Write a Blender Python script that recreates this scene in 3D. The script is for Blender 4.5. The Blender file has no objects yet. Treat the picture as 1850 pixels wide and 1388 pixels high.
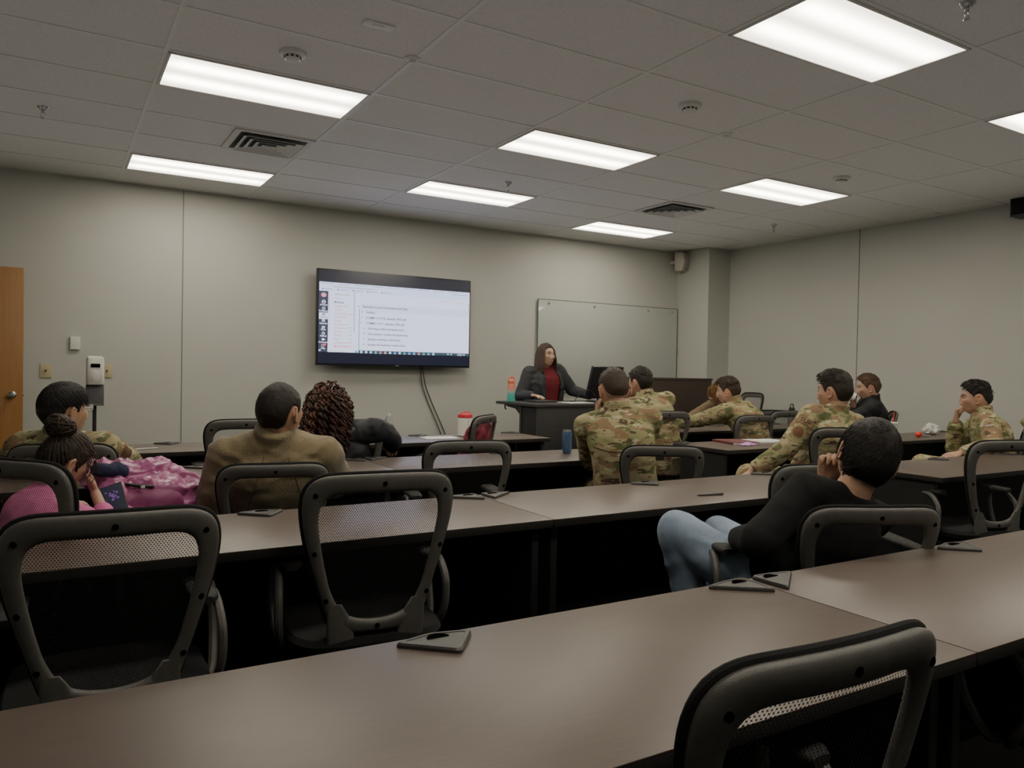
# Lecture room with seated listeners, a presenter and a wall television
LIGHT = 11.5
CEILING_FILL = 18.0      # power of the added lamp that brightens the ceiling
TVE = 1.35
VIEW, LOOK, EXPO = 'AgX', 'AgX - Medium Low Contrast', 0.45
import bpy, bmesh, math, random
import numpy as np
from mathutils import Vector, Matrix
from mathutils.bvhtree import BVHTree

random.seed(7)
RNG = np.random.RandomState(11)
SC = bpy.context.scene
COL = SC.collection
PI = math.pi
R_ = math.radians
A = np.array


# ------------------------------------------------------------------ materials
class NT:
    """Tiny helper for building node trees."""
    def __init__(self, name):
        self.m = bpy.data.materials.new(name)
        self.m.use_nodes = True
        self.t = self.m.node_tree
        self.n = self.t.nodes
        self.b = self.n['Principled BSDF']
        self.out = self.n['Material Output']

    def new(self, typ, **kw):
        nd = self.n.new(typ)
        for k, v in kw.items():
            if k.startswith('i_'):
                key = k[2:].replace('_', ' ')
                nd.inputs[int(key) if key.isdigit() else key].default_value = v
            else:
                setattr(nd, k, v)
        return nd

    def link(self, a, b):
        self.t.links.new(a, b)

    def coords(self, scale=(1, 1, 1), kind='Object', rot=(0, 0, 0)):
        tc = self.new('ShaderNodeTexCoord')
        mp = self.new('ShaderNodeMapping')
        mp.inputs['Scale'].default_value = scale
        mp.inputs['Rotation'].default_value = rot
        self.link(tc.outputs[kind], mp.inputs[0])
        return mp.outputs[0]

    def noise(self, vec, scale, detail=3, rough=.5, dist=0):
        n = self.new('ShaderNodeTexNoise', i_Scale=scale, i_Detail=detail, i_Roughness=rough, i_Distortion=dist)
        self.link(vec, n.inputs['Vector'])
        return n.outputs['Fac']

    def ramp(self, fac, stops, interp='LINEAR'):
        r = self.new('ShaderNodeValToRGB')
        r.color_ramp.interpolation = interp
        e = r.color_ramp.elements
        while len(e) < len(stops):
            e.new(.5)
        for el, (p, c) in zip(e, stops):
            el.position = p
            el.color = (*c, 1) if len(c) == 3 else c
        self.link(fac, r.inputs[0])
        return r.outputs[0]

    def mix(self, fac, a, b, blend='MIX'):
        m = self.new('ShaderNodeMix', data_type='RGBA', blend_type=blend)
        for idx, v in ((0, fac), (6, a), (7, b)):
            if isinstance(v, (int, float)):
                m.inputs[idx].default_value = v
            elif isinstance(v, (tuple, list)):
                m.inputs[idx].default_value = (*v, 1)[:4]
            else:
                self.link(v, m.inputs[idx])
        return m.outputs[2]

    def math(self, op, a, b=None, c=None):
        m = self.new('ShaderNodeMath', operation=op)
        for i, v in enumerate((a, b, c)):
            if v is None:
                continue
            if isinstance(v, (int, float)):
                m.inputs[i].default_value = v
            else:
                self.link(v, m.inputs[i])
        return m.outputs[0]

    def bump(self, height, strength=.3, dist=.01):
        b = self.new('ShaderNodeBump', i_Strength=strength, i_Distance=dist)
        self.link(height, b.inputs['Height'])
        self.link(b.outputs[0], self.b.inputs['Normal'])

    def color(self, c):
        if isinstance(c, (tuple, list)):
            self.b.inputs['Base Color'].default_value = (*c, 1)[:4]
        else:
            self.link(c, self.b.inputs['Base Color'])

    def rough(self, r):
        if isinstance(r, (int, float)):
            self.b.inputs['Roughness'].default_value = r
        else:
            self.link(r, self.b.inputs['Roughness'])


M = {}


def srgb(r, g, b):
    f = lambda c: ((c / 255 + .055) / 1.055) ** 2.4 if c > 10 else c / 255 / 12.92
    return (f(r), f(g), f(b))


def simple(name, col, rough=.5, metal=0, var=.12, scale=30, bump=0, spec=.5, bscale=None, coat=0):
    t = NT(name)
    v = t.coords()
    n = t.noise(v, scale)
    lo = tuple(c * (1 - var) for c in col)
    hi = tuple(min(1, c * (1 + var)) for c in col)
    t.color(t.ramp(n, [(.3, lo), (.7, hi)]))
    t.rough(rough)
    t.b.inputs['Metallic'].default_value = metal
    t.b.inputs['Specular IOR Level'].default_value = spec
    if coat:
        t.b.inputs['Coat Weight'].default_value = coat
    if bump:
        t.bump(t.noise(v, bscale or scale * 6, 2), bump, .004)
    M[name] = t.m
    return t.m


def emissive(name, col, strength, base=(.02, .02, .02)):
    t = NT(name)
    v = t.coords()
    n = t.noise(v, 3, 1)
    c2 = t.ramp(n, [(.2, tuple(c * .97 for c in col)), (.8, col)])
    t.color(base)
    t.link(c2, t.b.inputs['Emission Color'])
    t.b.inputs['Emission Strength'].default_value = strength
    t.rough(.4)
    M[name] = t.m
    return t.m


# ------------------------------------------------------------------ objects
def tag(o, label=None, cat=None, group=None, kind=None):
    if label: o['label'] = label
    if cat: o['category'] = cat
    if group: o['group'] = group
    if kind: o['kind'] = kind
    return o


def thing(name, label, cat, loc=(0, 0, 0), rz=0, group=None):
    o = bpy.data.objects.new(name, None)
    o.empty_display_size = .1
    COL.objects.link(o)
    o.location = loc
    o.rotation_euler = (0, 0, rz)
    return tag(o, label, cat, group)


def link(name, me, mats, parent=None, smooth=True, auto=None):
    o = bpy.data.objects.new(name, me)
    COL.objects.link(o)
    for m in (mats if isinstance(mats, (list, tuple)) else [mats]):
        me.materials.append(M[m] if isinstance(m, str) else m)
    if parent is not None:
        o.parent = parent
    if smooth:
        me.polygons.foreach_set('use_smooth', [True] * len(me.polygons))
        if auto is not None:
            me.set_sharp_from_angle(angle=R_(auto))
    return o


class MB:
    """Collects shapes; build() links them as one mesh object."""
    def __init__(self):
        self.v, self.f, self.mi, self.n = [], [], [], 0

    def add(self, v, f, mi=0):
        v = np.asarray(v, float).reshape(-1, 3)
        self.v.append(v)
        k = self.n
        self.f += [tuple(i + k for i in q) for q in f]
        self.mi += [mi] * len(f)
        self.n += len(v)
        return self

    def box(self, c, s, bev=.003, mi=0, rot=None):
        """centre, full size; bevelled edges"""
        b = bmesh.new()
        bmesh.ops.create_cube(b, size=1)
        bmesh.ops.scale(b, vec=s, verts=b.verts)
        if bev:
            bmesh.ops.bevel(b, geom=list(b.edges), offset=min(bev, min(s) * .45), segments=2, affect='EDGES', profile=.6)
        v = A([x.co[:] for x in b.verts])
        f = [tuple(q.index for q in p.verts) for p in b.faces]
        b.free()
        if rot is not None:
            v = v @ A(rot).T
        return self.add(v + A(c), f, mi)

    def prism(self, pts, z0, z1, mi=0, axes=None, org=(0, 0, 0), bev=0):
        """extrude a 2D outline"""
        b = bmesh.new()
        vs = [b.verts.new((x, y, z0)) for x, y in pts]
        f = b.faces.new(vs)
        r = bmesh.ops.extrude_face_region(b, geom=[f])
        for g in r['geom']:
            if isinstance(g, bmesh.types.BMVert):
                g.co.z = z1
        bmesh.ops.recalc_face_normals(b, faces=b.faces)
        if bev:
            es = [e for e in b.edges if abs(e.verts[0].co.z - e.verts[1].co.z) < 1e-6]
            bmesh.ops.bevel(b, geom=es, offset=bev, segments=2, affect='EDGES')
        b.verts.index_update()
        v = A([x.co[:] for x in b.verts])
        fs = [tuple(q.index for q in p.verts) for p in b.faces]
        b.free()
        if axes is not None:
            v = v @ A(axes)
        return self.add(v + A(org), fs, mi)

    def tube(self, pts, r, n=8, closed=False, mi=0, flat=1, caps=True):
        p = A(pts, float) if not isinstance(pts, np.ndarray) else pts
        k = len(p)
        rr = np.full(k, r) if np.isscalar(r) else A(r)
        if closed:
            t = np.roll(p, -1, 0) - np.roll(p, 1, 0)
        else:
            t = np.gradient(p, axis=0)
        t /= np.linalg.norm(t, axis=1)[:, None] + 1e-12
        up = A([0, 0, 1.]) if abs(t[0][2]) < .9 else A([1., 0, 0])
        u = np.cross(t[0], up); u /= np.linalg.norm(u)
        vs = []
        for i in range(k):
            u = u - t[i] * (u @ t[i]); u /= np.linalg.norm(u) + 1e-12
            w = np.cross(t[i], u)
            a = np.arange(n) * 2 * PI / n
            vs.append(p[i] + rr[i] * (np.cos(a)[:, None] * u + flat * np.sin(a)[:, None] * w))
        f = []
        for i in range(k if closed else k - 1):
            j = (i + 1) % k
            for q in range(n):
                f.append((i * n + q, i * n + (q + 1) % n, j * n + (q + 1) % n, j * n + q))
        if not closed and caps:
            f.append(tuple(range(n))[::-1]); f.append(tuple((k - 1) * n + q for q in range(n)))
        return self.add(np.concatenate(vs), f, mi)

    def lathe(self, prof, c=(0, 0, 0), n=24, mi=0, rot=None, sx=1, sy=1):
        """(radius, z) profile"""
        a = np.arange(n) * 2 * PI / n
        v = np.concatenate([np.stack([r * sx * np.cos(a), r * sy * np.sin(a), np.full(n, z)], 1) for r, z in prof])
        f = []
        for i in range(len(prof) - 1):
            for q in range(n):
                f.append((i * n + q, i * n + (q + 1) % n, (i + 1) * n + (q + 1) % n, (i + 1) * n + q))
        f.append(tuple(range(n))[::-1]); f.append(tuple((len(prof) - 1) * n + q for q in range(n)))
        if rot is not None:
            v = v @ A(rot).T
        return self.add(v + A(c), f, mi)

    def ball(self, c, r, n=16, m=10, mi=0, axes=None):
        r = A([r] * 3 if np.isscalar(r) else r, float)
        th = np.linspace(-PI / 2 + .02, PI / 2 - .02, m)
        a = np.arange(n) * 2 * PI / n
        v = np.concatenate([np.stack([np.cos(t) * np.cos(a), np.cos(t) * np.sin(a), np.full(n, np.sin(t))], 1) for t in th]) * r
        f = [(i * n + q, i * n + (q + 1) % n, (i + 1) * n + (q + 1) % n, (i + 1) * n + q) for i in range(m - 1) for q in range(n)]
        f.append(tuple(range(n))[::-1]); f.append(tuple((m - 1) * n + q for q in range(n)))
        if axes is not None:
            v = v @ A(axes)
        return self.add(v + A(c), f, mi)

    def cap(self, p0, p1, r0, r1, n=14):
        """tapered capsule"""
        p0, p1 = A(p0, float), A(p1, float)
        d = p1 - p0; L = np.linalg.norm(d) + 1e-9; d /= L
        pts, rs = [], []
        for a in np.linspace(-PI / 2 + .12, 0, 4):
            pts.append(p0 + d * r0 * math.sin(a)); rs.append(r0 * math.cos(a))
        for s in (.25, .5, .75):
            pts.append(p0 + d * L * s); rs.append(r0 + (r1 - r0) * s)
        for a in np.linspace(0, PI / 2 - .12, 4):
            pts.append(p1 + d * r1 * math.sin(a)); rs.append(r1 * math.cos(a))
        return self.tube(A(pts), rs, n)

    def loft(self, secs, n=24, e=2.3):
        """secs: (centre, vecA, vecB) superellipse sections, closed at both ends"""
        a = np.arange(n) * 2 * PI / n
        ca, sa = np.cos(a), np.sin(a)
        ca = np.sign(ca) * np.abs(ca) ** (2 / e); sa = np.sign(sa) * np.abs(sa) ** (2 / e)
        v = np.concatenate([A(c) + ca[:, None] * A(x) + sa[:, None] * A(y) for c, x, y in secs])
        k = len(secs)
        f = [(i * n + q, i * n + (q + 1) % n, (i + 1) * n + (q + 1) % n, (i + 1) * n + q) for i in range(k - 1) for q in range(n)]
        f.append(tuple(range(n))[::-1]); f.append(tuple((k - 1) * n + q for q in range(n)))
        return self.add(v, f)

    def text(self, s, size, org, ax, ay, mi=0, align='LEFT', depth=0.0, bold=0.0):
        cu = bpy.data.curves.new('t', 'FONT')
        cu.body = s; cu.size = size; cu.align_x = align; cu.resolution_u = 2
        cu.extrude = depth; cu.offset = bold
        ob = bpy.data.objects.new('t', cu)
        me = bpy.data.meshes.new_from_object(ob)
        if len(me.vertices):
            v = np.empty(len(me.vertices) * 3); me.vertices.foreach_get('co', v); v = v.reshape(-1, 3)
            ax, ay = A(ax, float), A(ay, float); az = np.cross(ax, ay)
            self.add(A(org) + v[:, :1] * ax + v[:, 1:2] * ay + v[:, 2:] * az, [tuple(p.vertices) for p in me.polygons], mi)
        bpy.data.objects.remove(ob); bpy.data.meshes.remove(me); bpy.data.curves.remove(cu)
        return self

    def mesh(self, name='m', off=(0, 0, 0)):
        me = bpy.data.meshes.new(name)
        v = np.concatenate(self.v) - A(off)
        me.from_pydata(v.tolist(), [], self.f)
        if any(self.mi):
            me.polygons.foreach_set('material_index', self.mi)
        me.update()
        return me

    def build(self, name, mats, parent=None, smooth=True, auto=35, off=(0, 0, 0), fix=True):
        me = self.mesh(name, off)
        if fix:
            b = bmesh.new(); b.from_mesh(me)
            bmesh.ops.recalc_face_normals(b, faces=b.faces)
            b.to_mesh(me); b.free()
        return link(name, me, mats, parent, smooth, auto)


def dup(o, parent=None):
    c = o.copy()
    COL.objects.link(c)
    c.parent = parent
    for ch in list(o.children):
        dup(ch, c)
    return c


def vnoise(p, seed=0):
    """smooth value noise in [-1,1] on an (n,3) array"""
    p = np.asarray(p, float) + seed * 17.31
    i = np.floor(p); f = p - i
    f = f * f * (3 - 2 * f)
    out = np.zeros(len(p))
    for dx in (0, 1):
        for dy in (0, 1):
            for dz in (0, 1):
                q = i + A([dx, dy, dz])
                h = np.sin(q[:, 0] * 127.1 + q[:, 1] * 311.7 + q[:, 2] * 74.7) * 43758.5453
                h = (h - np.floor(h)) * 2 - 1
                w = (f[:, 0] if dx else 1 - f[:, 0]) * (f[:, 1] if dy else 1 - f[:, 1]) * (f[:, 2] if dz else 1 - f[:, 2])
                out += h * w
    return out


def remesh(mb, vox):
    """voxel union of the soup -> (verts, faces)"""
    me = mb.mesh('soup')
    ob = bpy.data.objects.new('soup', me)
    COL.objects.link(ob)
    md = ob.modifiers.new('r', 'REMESH'); md.mode = 'VOXEL'; md.voxel_size = vox; md.adaptivity = 0
    dg = bpy.context.evaluated_depsgraph_get()
    ev = ob.evaluated_get(dg)
    m2 = bpy.data.meshes.new_from_object(ev)
    v = np.empty(len(m2.vertices) * 3); m2.vertices.foreach_get('co', v); v = v.reshape(-1, 3)
    f = np.empty(len(m2.loops), np.int32); m2.loops.foreach_get('vertex_index', f)
    f = f.reshape(-1, 4)
    bpy.data.objects.remove(ob); bpy.data.meshes.remove(me); bpy.data.meshes.remove(m2)
    return v, f


def relax(v, f, it, w=None, fac=.5):
    e = np.concatenate([f[:, [0, 1]], f[:, [1, 2]], f[:, [2, 3]], f[:, [3, 0]]])
    n = len(v)
    cnt = np.bincount(e[:, 0], minlength=n).astype(float)
    for _ in range(it):
        s = np.stack([np.bincount(e[:, 0], v[e[:, 1], k], n) for k in range(3)], 1)
        t = np.stack([np.bincount(e[:, 1], v[e[:, 0], k], n) for k in range(3)], 1)
        c2 = np.bincount(e[:, 1], minlength=n)
        avg = (s + t) / (cnt + c2)[:, None]
        k = fac if w is None else (fac * w)[:, None]
        v = v + (avg - v) * k
    return v


def vnormals(v, f):
    n = np.cross(v[f[:, 2]] - v[f[:, 0]], v[f[:, 3]] - v[f[:, 1]])
    o = np.zeros_like(v)
    for k in range(4):
        for a in range(3):
            o[:, a] += np.bincount(f[:, k], n[:, a], len(v))
    return o / (np.linalg.norm(o, axis=1)[:, None] + 1e-12)


def qmesh(name, v, f, mats, parent, col=None):
    me = bpy.data.meshes.new(name)
    me.vertices.add(len(v)); me.vertices.foreach_set('co', np.ascontiguousarray(v, np.float32).ravel())
    me.loops.add(f.size); me.loops.foreach_set('vertex_index', np.ascontiguousarray(f, np.int32).ravel())
    me.polygons.add(len(f)); me.polygons.foreach_set('loop_start', np.arange(0, f.size, f.shape[1], dtype=np.int32))
    me.update(calc_edges=True)
    if col is not None:
        a = me.attributes.new('Col', 'FLOAT_COLOR', 'POINT')
        a.data.foreach_set('color', np.concatenate([col, np.ones((len(col), 1))], 1).astype(np.float32).ravel())
    return link(name, me, mats, parent)
# ------------------------------------------------------------------ material library
def make_materials():
    # painted wall
    t = NT('wall_paint'); v = t.coords()
    n = t.noise(v, 1.2, 2)
    t.color(t.ramp(n, [(.3, (.462, .476, .440)), (.7, (.485, .50, .462))])); t.rough(.55)
    t.bump(t.noise(v, 260, 2), .12, .002); M['wall_paint'] = t.m
    # ceiling tile
    t = NT('ceiling_tile'); v = t.coords()
    n = t.noise(v, 90, 4, .7)
    t.color(t.ramp(n, [(.25, (.70, .69, .665)), (.6, (.83, .82, .80))])); t.rough(.9)
    t.bump(t.noise(v, 150, 4, .7), .35, .003); M['ceiling_tile'] = t.m
    simple('ceiling_tee', (.80, .79, .76), .5, var=.03)
    simple('white_plastic', (.72, .72, .68), .4, var=.04)
    simple('white_metal', (.62, .62, .59), .45, var=.04)
    simple('vent_dark', (.05, .05, .05), .8)
    simple('vent_shade', (.14, .14, .135), .8)
    # carpet
    t = NT('carpet'); v = t.coords()
    n = t.noise(v, 220, 3, .8)
    t.color(t.ramp(n, [(.3, (.006, .006, .006)), (.7, (.016, .016, .016))])); t.rough(1); t.b.inputs['Specular IOR Level'].default_value = 0
    t.bump(n, .8, .01); M['carpet'] = t.m
    # laminate
    def laminate(name, lo, hi, ro, axis, spec=.5):
        t = NT(name); sc = (3, 60, 60) if axis == 'x' else (60, 60, 2.5)
        v = t.coords(sc)
        n = t.noise(v, 3.5, 5, .65, .4)
        n2 = t.noise(t.coords(), 1.3, 2)
        c = t.ramp(n, [(.25, lo), (.75, hi)])
        t.color(t.mix(.25, c, t.ramp(n2, [(.3, lo), (.7, hi)])))
        t.rough(t.ramp(n, [(.2, (ro - .05,) * 3), (.8, (ro + .07,) * 3)]))
        t.b.inputs['Specular IOR Level'].default_value = spec
        t.bump(n, .08, .002); M[name] = t.m
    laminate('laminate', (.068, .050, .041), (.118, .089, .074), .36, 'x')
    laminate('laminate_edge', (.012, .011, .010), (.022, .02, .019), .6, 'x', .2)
    laminate('cabinet_wood', (.040, .028, .022), (.075, .055, .045), .5, 'z', .3)
    laminate('lectern_black', (.018, .018, .019), (.036, .036, .037), .5, 'z', .35)
    simple('black_metal', (.012, .012, .013), .5, .3)
    simple('black_plastic', (.030, .030, .030), .45, bump=.25, scale=60)
    simple('chair_plastic', (.085, .082, .078), .42, bump=.3, scale=40, bscale=900)
    simple('chair_fabric', (.014, .014, .015), .95, bump=.5, bscale=700, spec=.2)
    simple('arm_rubber', (.020, .020, .020), .65, bump=.3, scale=60, spec=.25)
    simple('grommet_plastic', (.030, .029, .028), .42, bump=.15, scale=60)
    simple('hole_black', (.002, .002, .002), .9, spec=0)
    # chair mesh: woven lens-shaped holes, see-through between the threads
    t = NT('chair_mesh')
    tc = t.new('ShaderNodeTexCoord'); sp = t.new('ShaderNodeSeparateXYZ'); t.link(tc.outputs['Object'], sp.inputs[0])
    u = t.math('MULTIPLY', sp.outputs[0], 1 / .0072)
    w = t.math('MULTIPLY', sp.outputs[2], 1 / .0105)
    def lens(du, dw):
        a = t.math('SUBTRACT', t.math('FRACT', t.math('ADD', u, du)), .5)
        b = t.math('SUBTRACT', t.math('FRACT', t.math('ADD', w, dw)), .5)
        a2 = t.math('MULTIPLY', t.math('MULTIPLY', a, a), 12)
        b2 = t.math('MULTIPLY', t.math('MULTIPLY', b, b), 6.0)
        return t.math('LESS_THAN', t.math('ADD', a2, b2), 1.0)
    h = t.math('MAXIMUM', lens(0, 0), lens(.5, .5))
    tr = t.new('ShaderNodeBsdfTransparent'); mx = t.new('ShaderNodeMixShader')
    t.color((.012, .012, .013)); t.rough(.8)
    t.link(h, mx.inputs[0]); t.link(t.b.outputs[0], mx.inputs[1]); t.link(tr.outputs[0], mx.inputs[2])
    t.link(mx.outputs[0], t.out.inputs[0]); M['chair_mesh'] = t.m
    # troffer diffuser: two tubes glowing behind a ribbed lens
    t = NT('light_diffuser')
    tc = t.new('ShaderNodeTexCoord'); sp = t.new('ShaderNodeSeparateXYZ'); t.link(tc.outputs['Object'], sp.inputs[0])
    ay = t.math('ABSOLUTE', sp.outputs[1])
    d = t.math('SUBTRACT', ay, .125)
    g = t.math('POWER', 2.718, t.math('MULTIPLY', t.math('MULTIPLY', d, d), -230))
    ax = t.math('ABSOLUTE', sp.outputs[0])
    endf = t.math('SUBTRACT', 1, t.math('SMOOTH_MIN', t.math('MAXIMUM', t.math('MULTIPLY', t.math('SUBTRACT', ax, .5), 7), 0), 1, .1))
    g2 = t.math('MULTIPLY', g, t.math('MAXIMUM', endf, .15))
    rib = t.math('MULTIPLY', t.math('SINE', t.math('MULTIPLY', sp.outputs[0], 520)), .05)
    s = t.math('ADD', t.math('MULTIPLY', t.math('ADD', t.math('MULTIPLY', g2, 1.35), .30), t.math('ADD', 1, rib)), 0)
    t.color((.8, .8, .75)); t.rough(.4)
    t.b.inputs['Emission Color'].default_value = (1.0, .90, .72, 1)
    t.link(t.math('MULTIPLY', s, LIGHT), t.b.inputs['Emission Strength'])
    M['light_diffuser'] = t.m
    # door veneer
    t = NT('door_wood'); v = t.coords((40, 40, 1.6))
    n = t.noise(v, 2.2, 5, .6, 1)
    t.color(t.ramp(n, [(.2, (.28, .125, .035)), (.8, (.40, .20, .062))])); t.rough(.4); M['door_wood'] = t.m
    simple('chrome', (.55, .55, .55), .25, 1)
    simple('steel', (.42, .41, .40), .32, 1, bump=.1)
    simple('brass', (.5, .4, .2), .35, 1)
    simple('ivory', (.50, .44, .27), .45, var=.04)
    simple('gray_tray', (.10, .10, .105), .5)
    # glass board
    t = NT('glass_board'); v = t.coords(); n = t.noise(v, 1, 1)
    t.color(t.ramp(n, [(.3, (.44, .475, .45)), (.7, (.46, .495, .47))])); t.rough(.12)
    t.b.inputs['Coat Weight'].default_value = .4; M['glass_board'] = t.m
    simple('glass_edge', (.10, .13, .12), .2)
    # screen
    simple('tv_black', (.010, .010, .012), .3)
    emissive('tv_idle', (.007, .009, .020), 1.0, (.006, .006, .008))
    E_ = TVE
    for nm, c in dict(s_white=(.80, .84, 1.12), s_bar=(.68, .76, 1.08), s_side=(.02, .025, .05), s_gray=(.30, .32, .42), s_text=(.07, .075, .11), s_pink=(.70, .26, .36),
                      s_red=(.9, .05, .10), s_green=(.02, .35, .25), s_teal=(.02, .45, .55), s_blue=(.10, .22, .85), s_task=(.02, .05, .07), s_pale=(.72, .75, 1.02)).items():
        emissive(nm, c, E_)
    # cloth
    simple('gray_blazer', (.040, .042, .048), .85, bump=.4, bscale=500, spec=.2)
    simple('burgundy', (.14, .016, .024), .8, bump=.4, bscale=400, spec=.2)
    simple('black_knit', (.010, .010, .011), .92, bump=.4, bscale=450, spec=.15)
    simple('navy_shell', (.014, .016, .022), .55, bump=.3, bscale=60, spec=.35)
    simple('black_jacket', (.012, .013, .016), .75, bump=.3, bscale=300, spec=.25)
    simple('pink_knit', (.56, .16, .34), .85, bump=.3, bscale=400, spec=.2)
    simple('pink_satin', (.40, .10, .27), .30, bump=.9, scale=12, bscale=38, spec=.8)
    simple('magenta_lining', (.22, .035, .13), .6, bump=.3, bscale=60)
    simple('navy_wool', (.012, .016, .05), .95, bump=.7, bscale=220)
    simple('tan_cloth', (.24, .19, .10), .9, bump=.5, bscale=200)
    simple('tan_knit', (.22, .16, .09), .9, bump=.5, bscale=300)
    t = NT('fleece'); v = t.coords()
    n = t.noise(v, 14, 5, .7)
    t.color(t.ramp(n, [(.25, (.14, .11, .060)), (.75, (.29, .23, .13))])); t.rough(1)
    t.b.inputs['Sheen Weight'].default_value = .3
    t.bump(t.noise(v, 160, 3, .7), .7, .006); M['fleece'] = t.m
    simple('fleece_dark', (.095, .074, .042), 1, bump=.6, bscale=200)
    t = NT('denim'); v = t.coords((1, 1, .4))
    n = t.noise(v, 9, 4, .6); n2 = t.noise(t.coords((1, 1, .15)), 220, 2, .7)
    c = t.ramp(n, [(.25, (.12, .18, .28)), (.75, (.26, .34, .47))])
    t.color(t.mix(t.math('MULTIPLY', n2, .35), c, (.40, .46, .56))); t.rough(.9)
    t.bump(n2, .3, .003); M['denim'] = t.m
    # camouflage: blended greens and tans, brown smears, dark and pale flecks
    t = NT('camouflage'); v = t.coords((1, 1, 1.9))
    n1 = t.noise(v, 5, 2, .5, .3)
    base = t.ramp(n1, [(.30, (.19, .20, .090)), (.42, (.27, .26, .13)), (.52, (.34, .30, .17)), (.64, (.37, .31, .19)), (.75, (.23, .225, .11))])
    n2 = t.noise(t.coords((1.1, 1, 2.6), rot=(.2, .1, .4)), 6, 3, .55, .5)
    m2 = t.ramp(n2, [(.535, (0, 0, 0)), (.56, (1, 1, 1))])
    c = t.mix(m2, base, (.235, .155, .088))
    n3 = t.noise(t.coords((1, 1.2, 2.4), rot=(.5, .3, 1.2)), 8, 3, .5, .3)
    c = t.mix(t.ramp(n3, [(.575, (0, 0, 0)), (.59, (1, 1, 1))]), c, (.12, .135, .058))
    n4 = t.noise(t.coords((1, 1, 2.8), rot=(.1, .4, 2.1)), 11, 3, .5, .4)
    c = t.mix(t.ramp(n4, [(.625, (0, 0, 0)), (.64, (1, 1, 1))]), c, (.085, .060, .040))
    n5 = t.noise(t.coords((1, 1, 2.6), rot=(.3, .2, .9)), 12, 3, .5, .4)
    c = t.mix(t.ramp(n5, [(.62, (0, 0, 0)), (.635, (1, 1, 1))]), c, (.44, .41, .28))
    t.color(c); t.rough(.9); t.b.inputs['Specular IOR Level'].default_value = .2
    t.bump(t.noise(t.coords(), 420, 2), .25, .002); M['camouflage'] = t.m
    simple('patch_tan', (.23, .165, .085), .9, bump=.4, bscale=500)
    simple('patch_brown', (.12, .055, .025), .9, bump=.4, bscale=500)
    simple('patch_thread', (.07, .035, .016), .9)
    # skin, painted per vertex
    t = NT('skin'); at = t.new('ShaderNodeAttribute', attribute_name='Col')
    v = t.coords(); n = t.noise(v, 60, 3)
    t.color(t.mix(t.math('MULTIPLY', n, .22), at.outputs['Color'], (.33, .15, .09))); t.rough(.5)
    t.b.inputs['Subsurface Weight'].default_value = .12
    t.b.inputs['Subsurface Radius'].default_value = (.01, .004, .002)
    t.bump(t.noise(v, 420, 2), .12, .002); M['skin'] = t.m
    # hair, painted per vertex
    t = NT('hair'); at = t.new('ShaderNodeAttribute', attribute_name='Col')
    v = t.coords((1, 1, .35)); n = t.noise(v, 240, 3, .7)
    t.color(t.mix(n, at.outputs['Color'], t.mix(.6, at.outputs['Color'], (0, 0, 0)))); t.rough(.55)
    t.b.inputs['Specular IOR Level'].default_value = .3
    t.bump(n, .6, .005); M['hair'] = t.m
    simple('eye_white', (.30, .27, .25), .25, var=.03)
    simple('eye_iris', (.03, .018, .010), .15)
    simple('shoe_tan', (.20, .14, .08), .8, bump=.4)
    simple('shoe_black', (.015, .015, .015), .6)
    simple('paper', (.72, .72, .70), .8, var=.03)
    simple('paper_gray', (.45, .45, .44), .8, var=.03)
    simple('maroon_cover', (.13, .030, .032), .5, bump=.2)
    simple('ink_gray', (.30, .30, .31), .7)
    simple('red_plastic', (.55, .02, .035), .4, var=.05)
    simple('red_fabric', (.20, .015, .035), .8, bump=.4, scale=14)
    simple('packet_pink', (.55, .24, .62), .35, var=.25, scale=25)
    simple('straw_red', (.75, .03, .02), .4)
    simple('silver_lid', (.6, .6, .6), .3, 1)
    t = NT('can_blue'); v = t.coords((1, 1, .3)); n = t.noise(v, 30, 4, .6)
    t.color(t.ramp(n, [(.3, (.05, .10, .24)), (.7, (.16, .26, .46))])); t.rough(.3); t.b.inputs['Metallic'].default_value = .6; M['can_blue'] = t.m
    t = NT('bottle_fade'); tc = t.new('ShaderNodeTexCoord'); sp = t.new('ShaderNodeSeparateXYZ'); t.link(tc.outputs['Object'], sp.inputs[0])
    z = t.math('MULTIPLY', sp.outputs[2], 5)
    t.color(t.ramp(z, [(.08, (.04, .42, .34)), (.38, (.10, .44, .40)), (.52, (.42, .45, .42)), (.68, (.72, .28, .20)), (.95, (.75, .20, .12))])); t.rough(.35); M['bottle_fade'] = t.m
    simple('coral_plastic', (.72, .18, .10), .4, var=.05)
    t = NT('clear_plastic'); v = t.coords(); n = t.noise(v, 8, 1)
    t.color(t.ramp(n, [(.3, (.85, .9, .92)), (.7, (.9, .95, .97))])); t.rough(.08)
    t.b.inputs['Transmission Weight'].default_value = .92; t.b.inputs['IOR'].default_value = 1.15; M['clear_plastic'] = t.m
    simple('label_blue', (.04, .15, .42), .4, var=.4, scale=60)
    t = NT('lens_glass'); v = t.coords(); n = t.noise(v, 3, 1)
    t.color(t.ramp(n, [(.3, (.95, .95, .95)), (.7, (1, 1, 1))])); t.rough(.02)
    t.b.inputs['Transmission Weight'].default_value = 1; t.b.inputs['IOR'].default_value = 1.05; M['lens_glass'] = t.m
    emissive('tablet_glow', (.006, .007, .016), 1)
    emissive('tablet_purple', (.10, .04, .15), 1)
    simple('speaker_white', (.52, .50, .45), .5, var=.04)
    simple('speaker_grille', (.40, .385, .35), .7, bump=.8, bscale=500)
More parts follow.
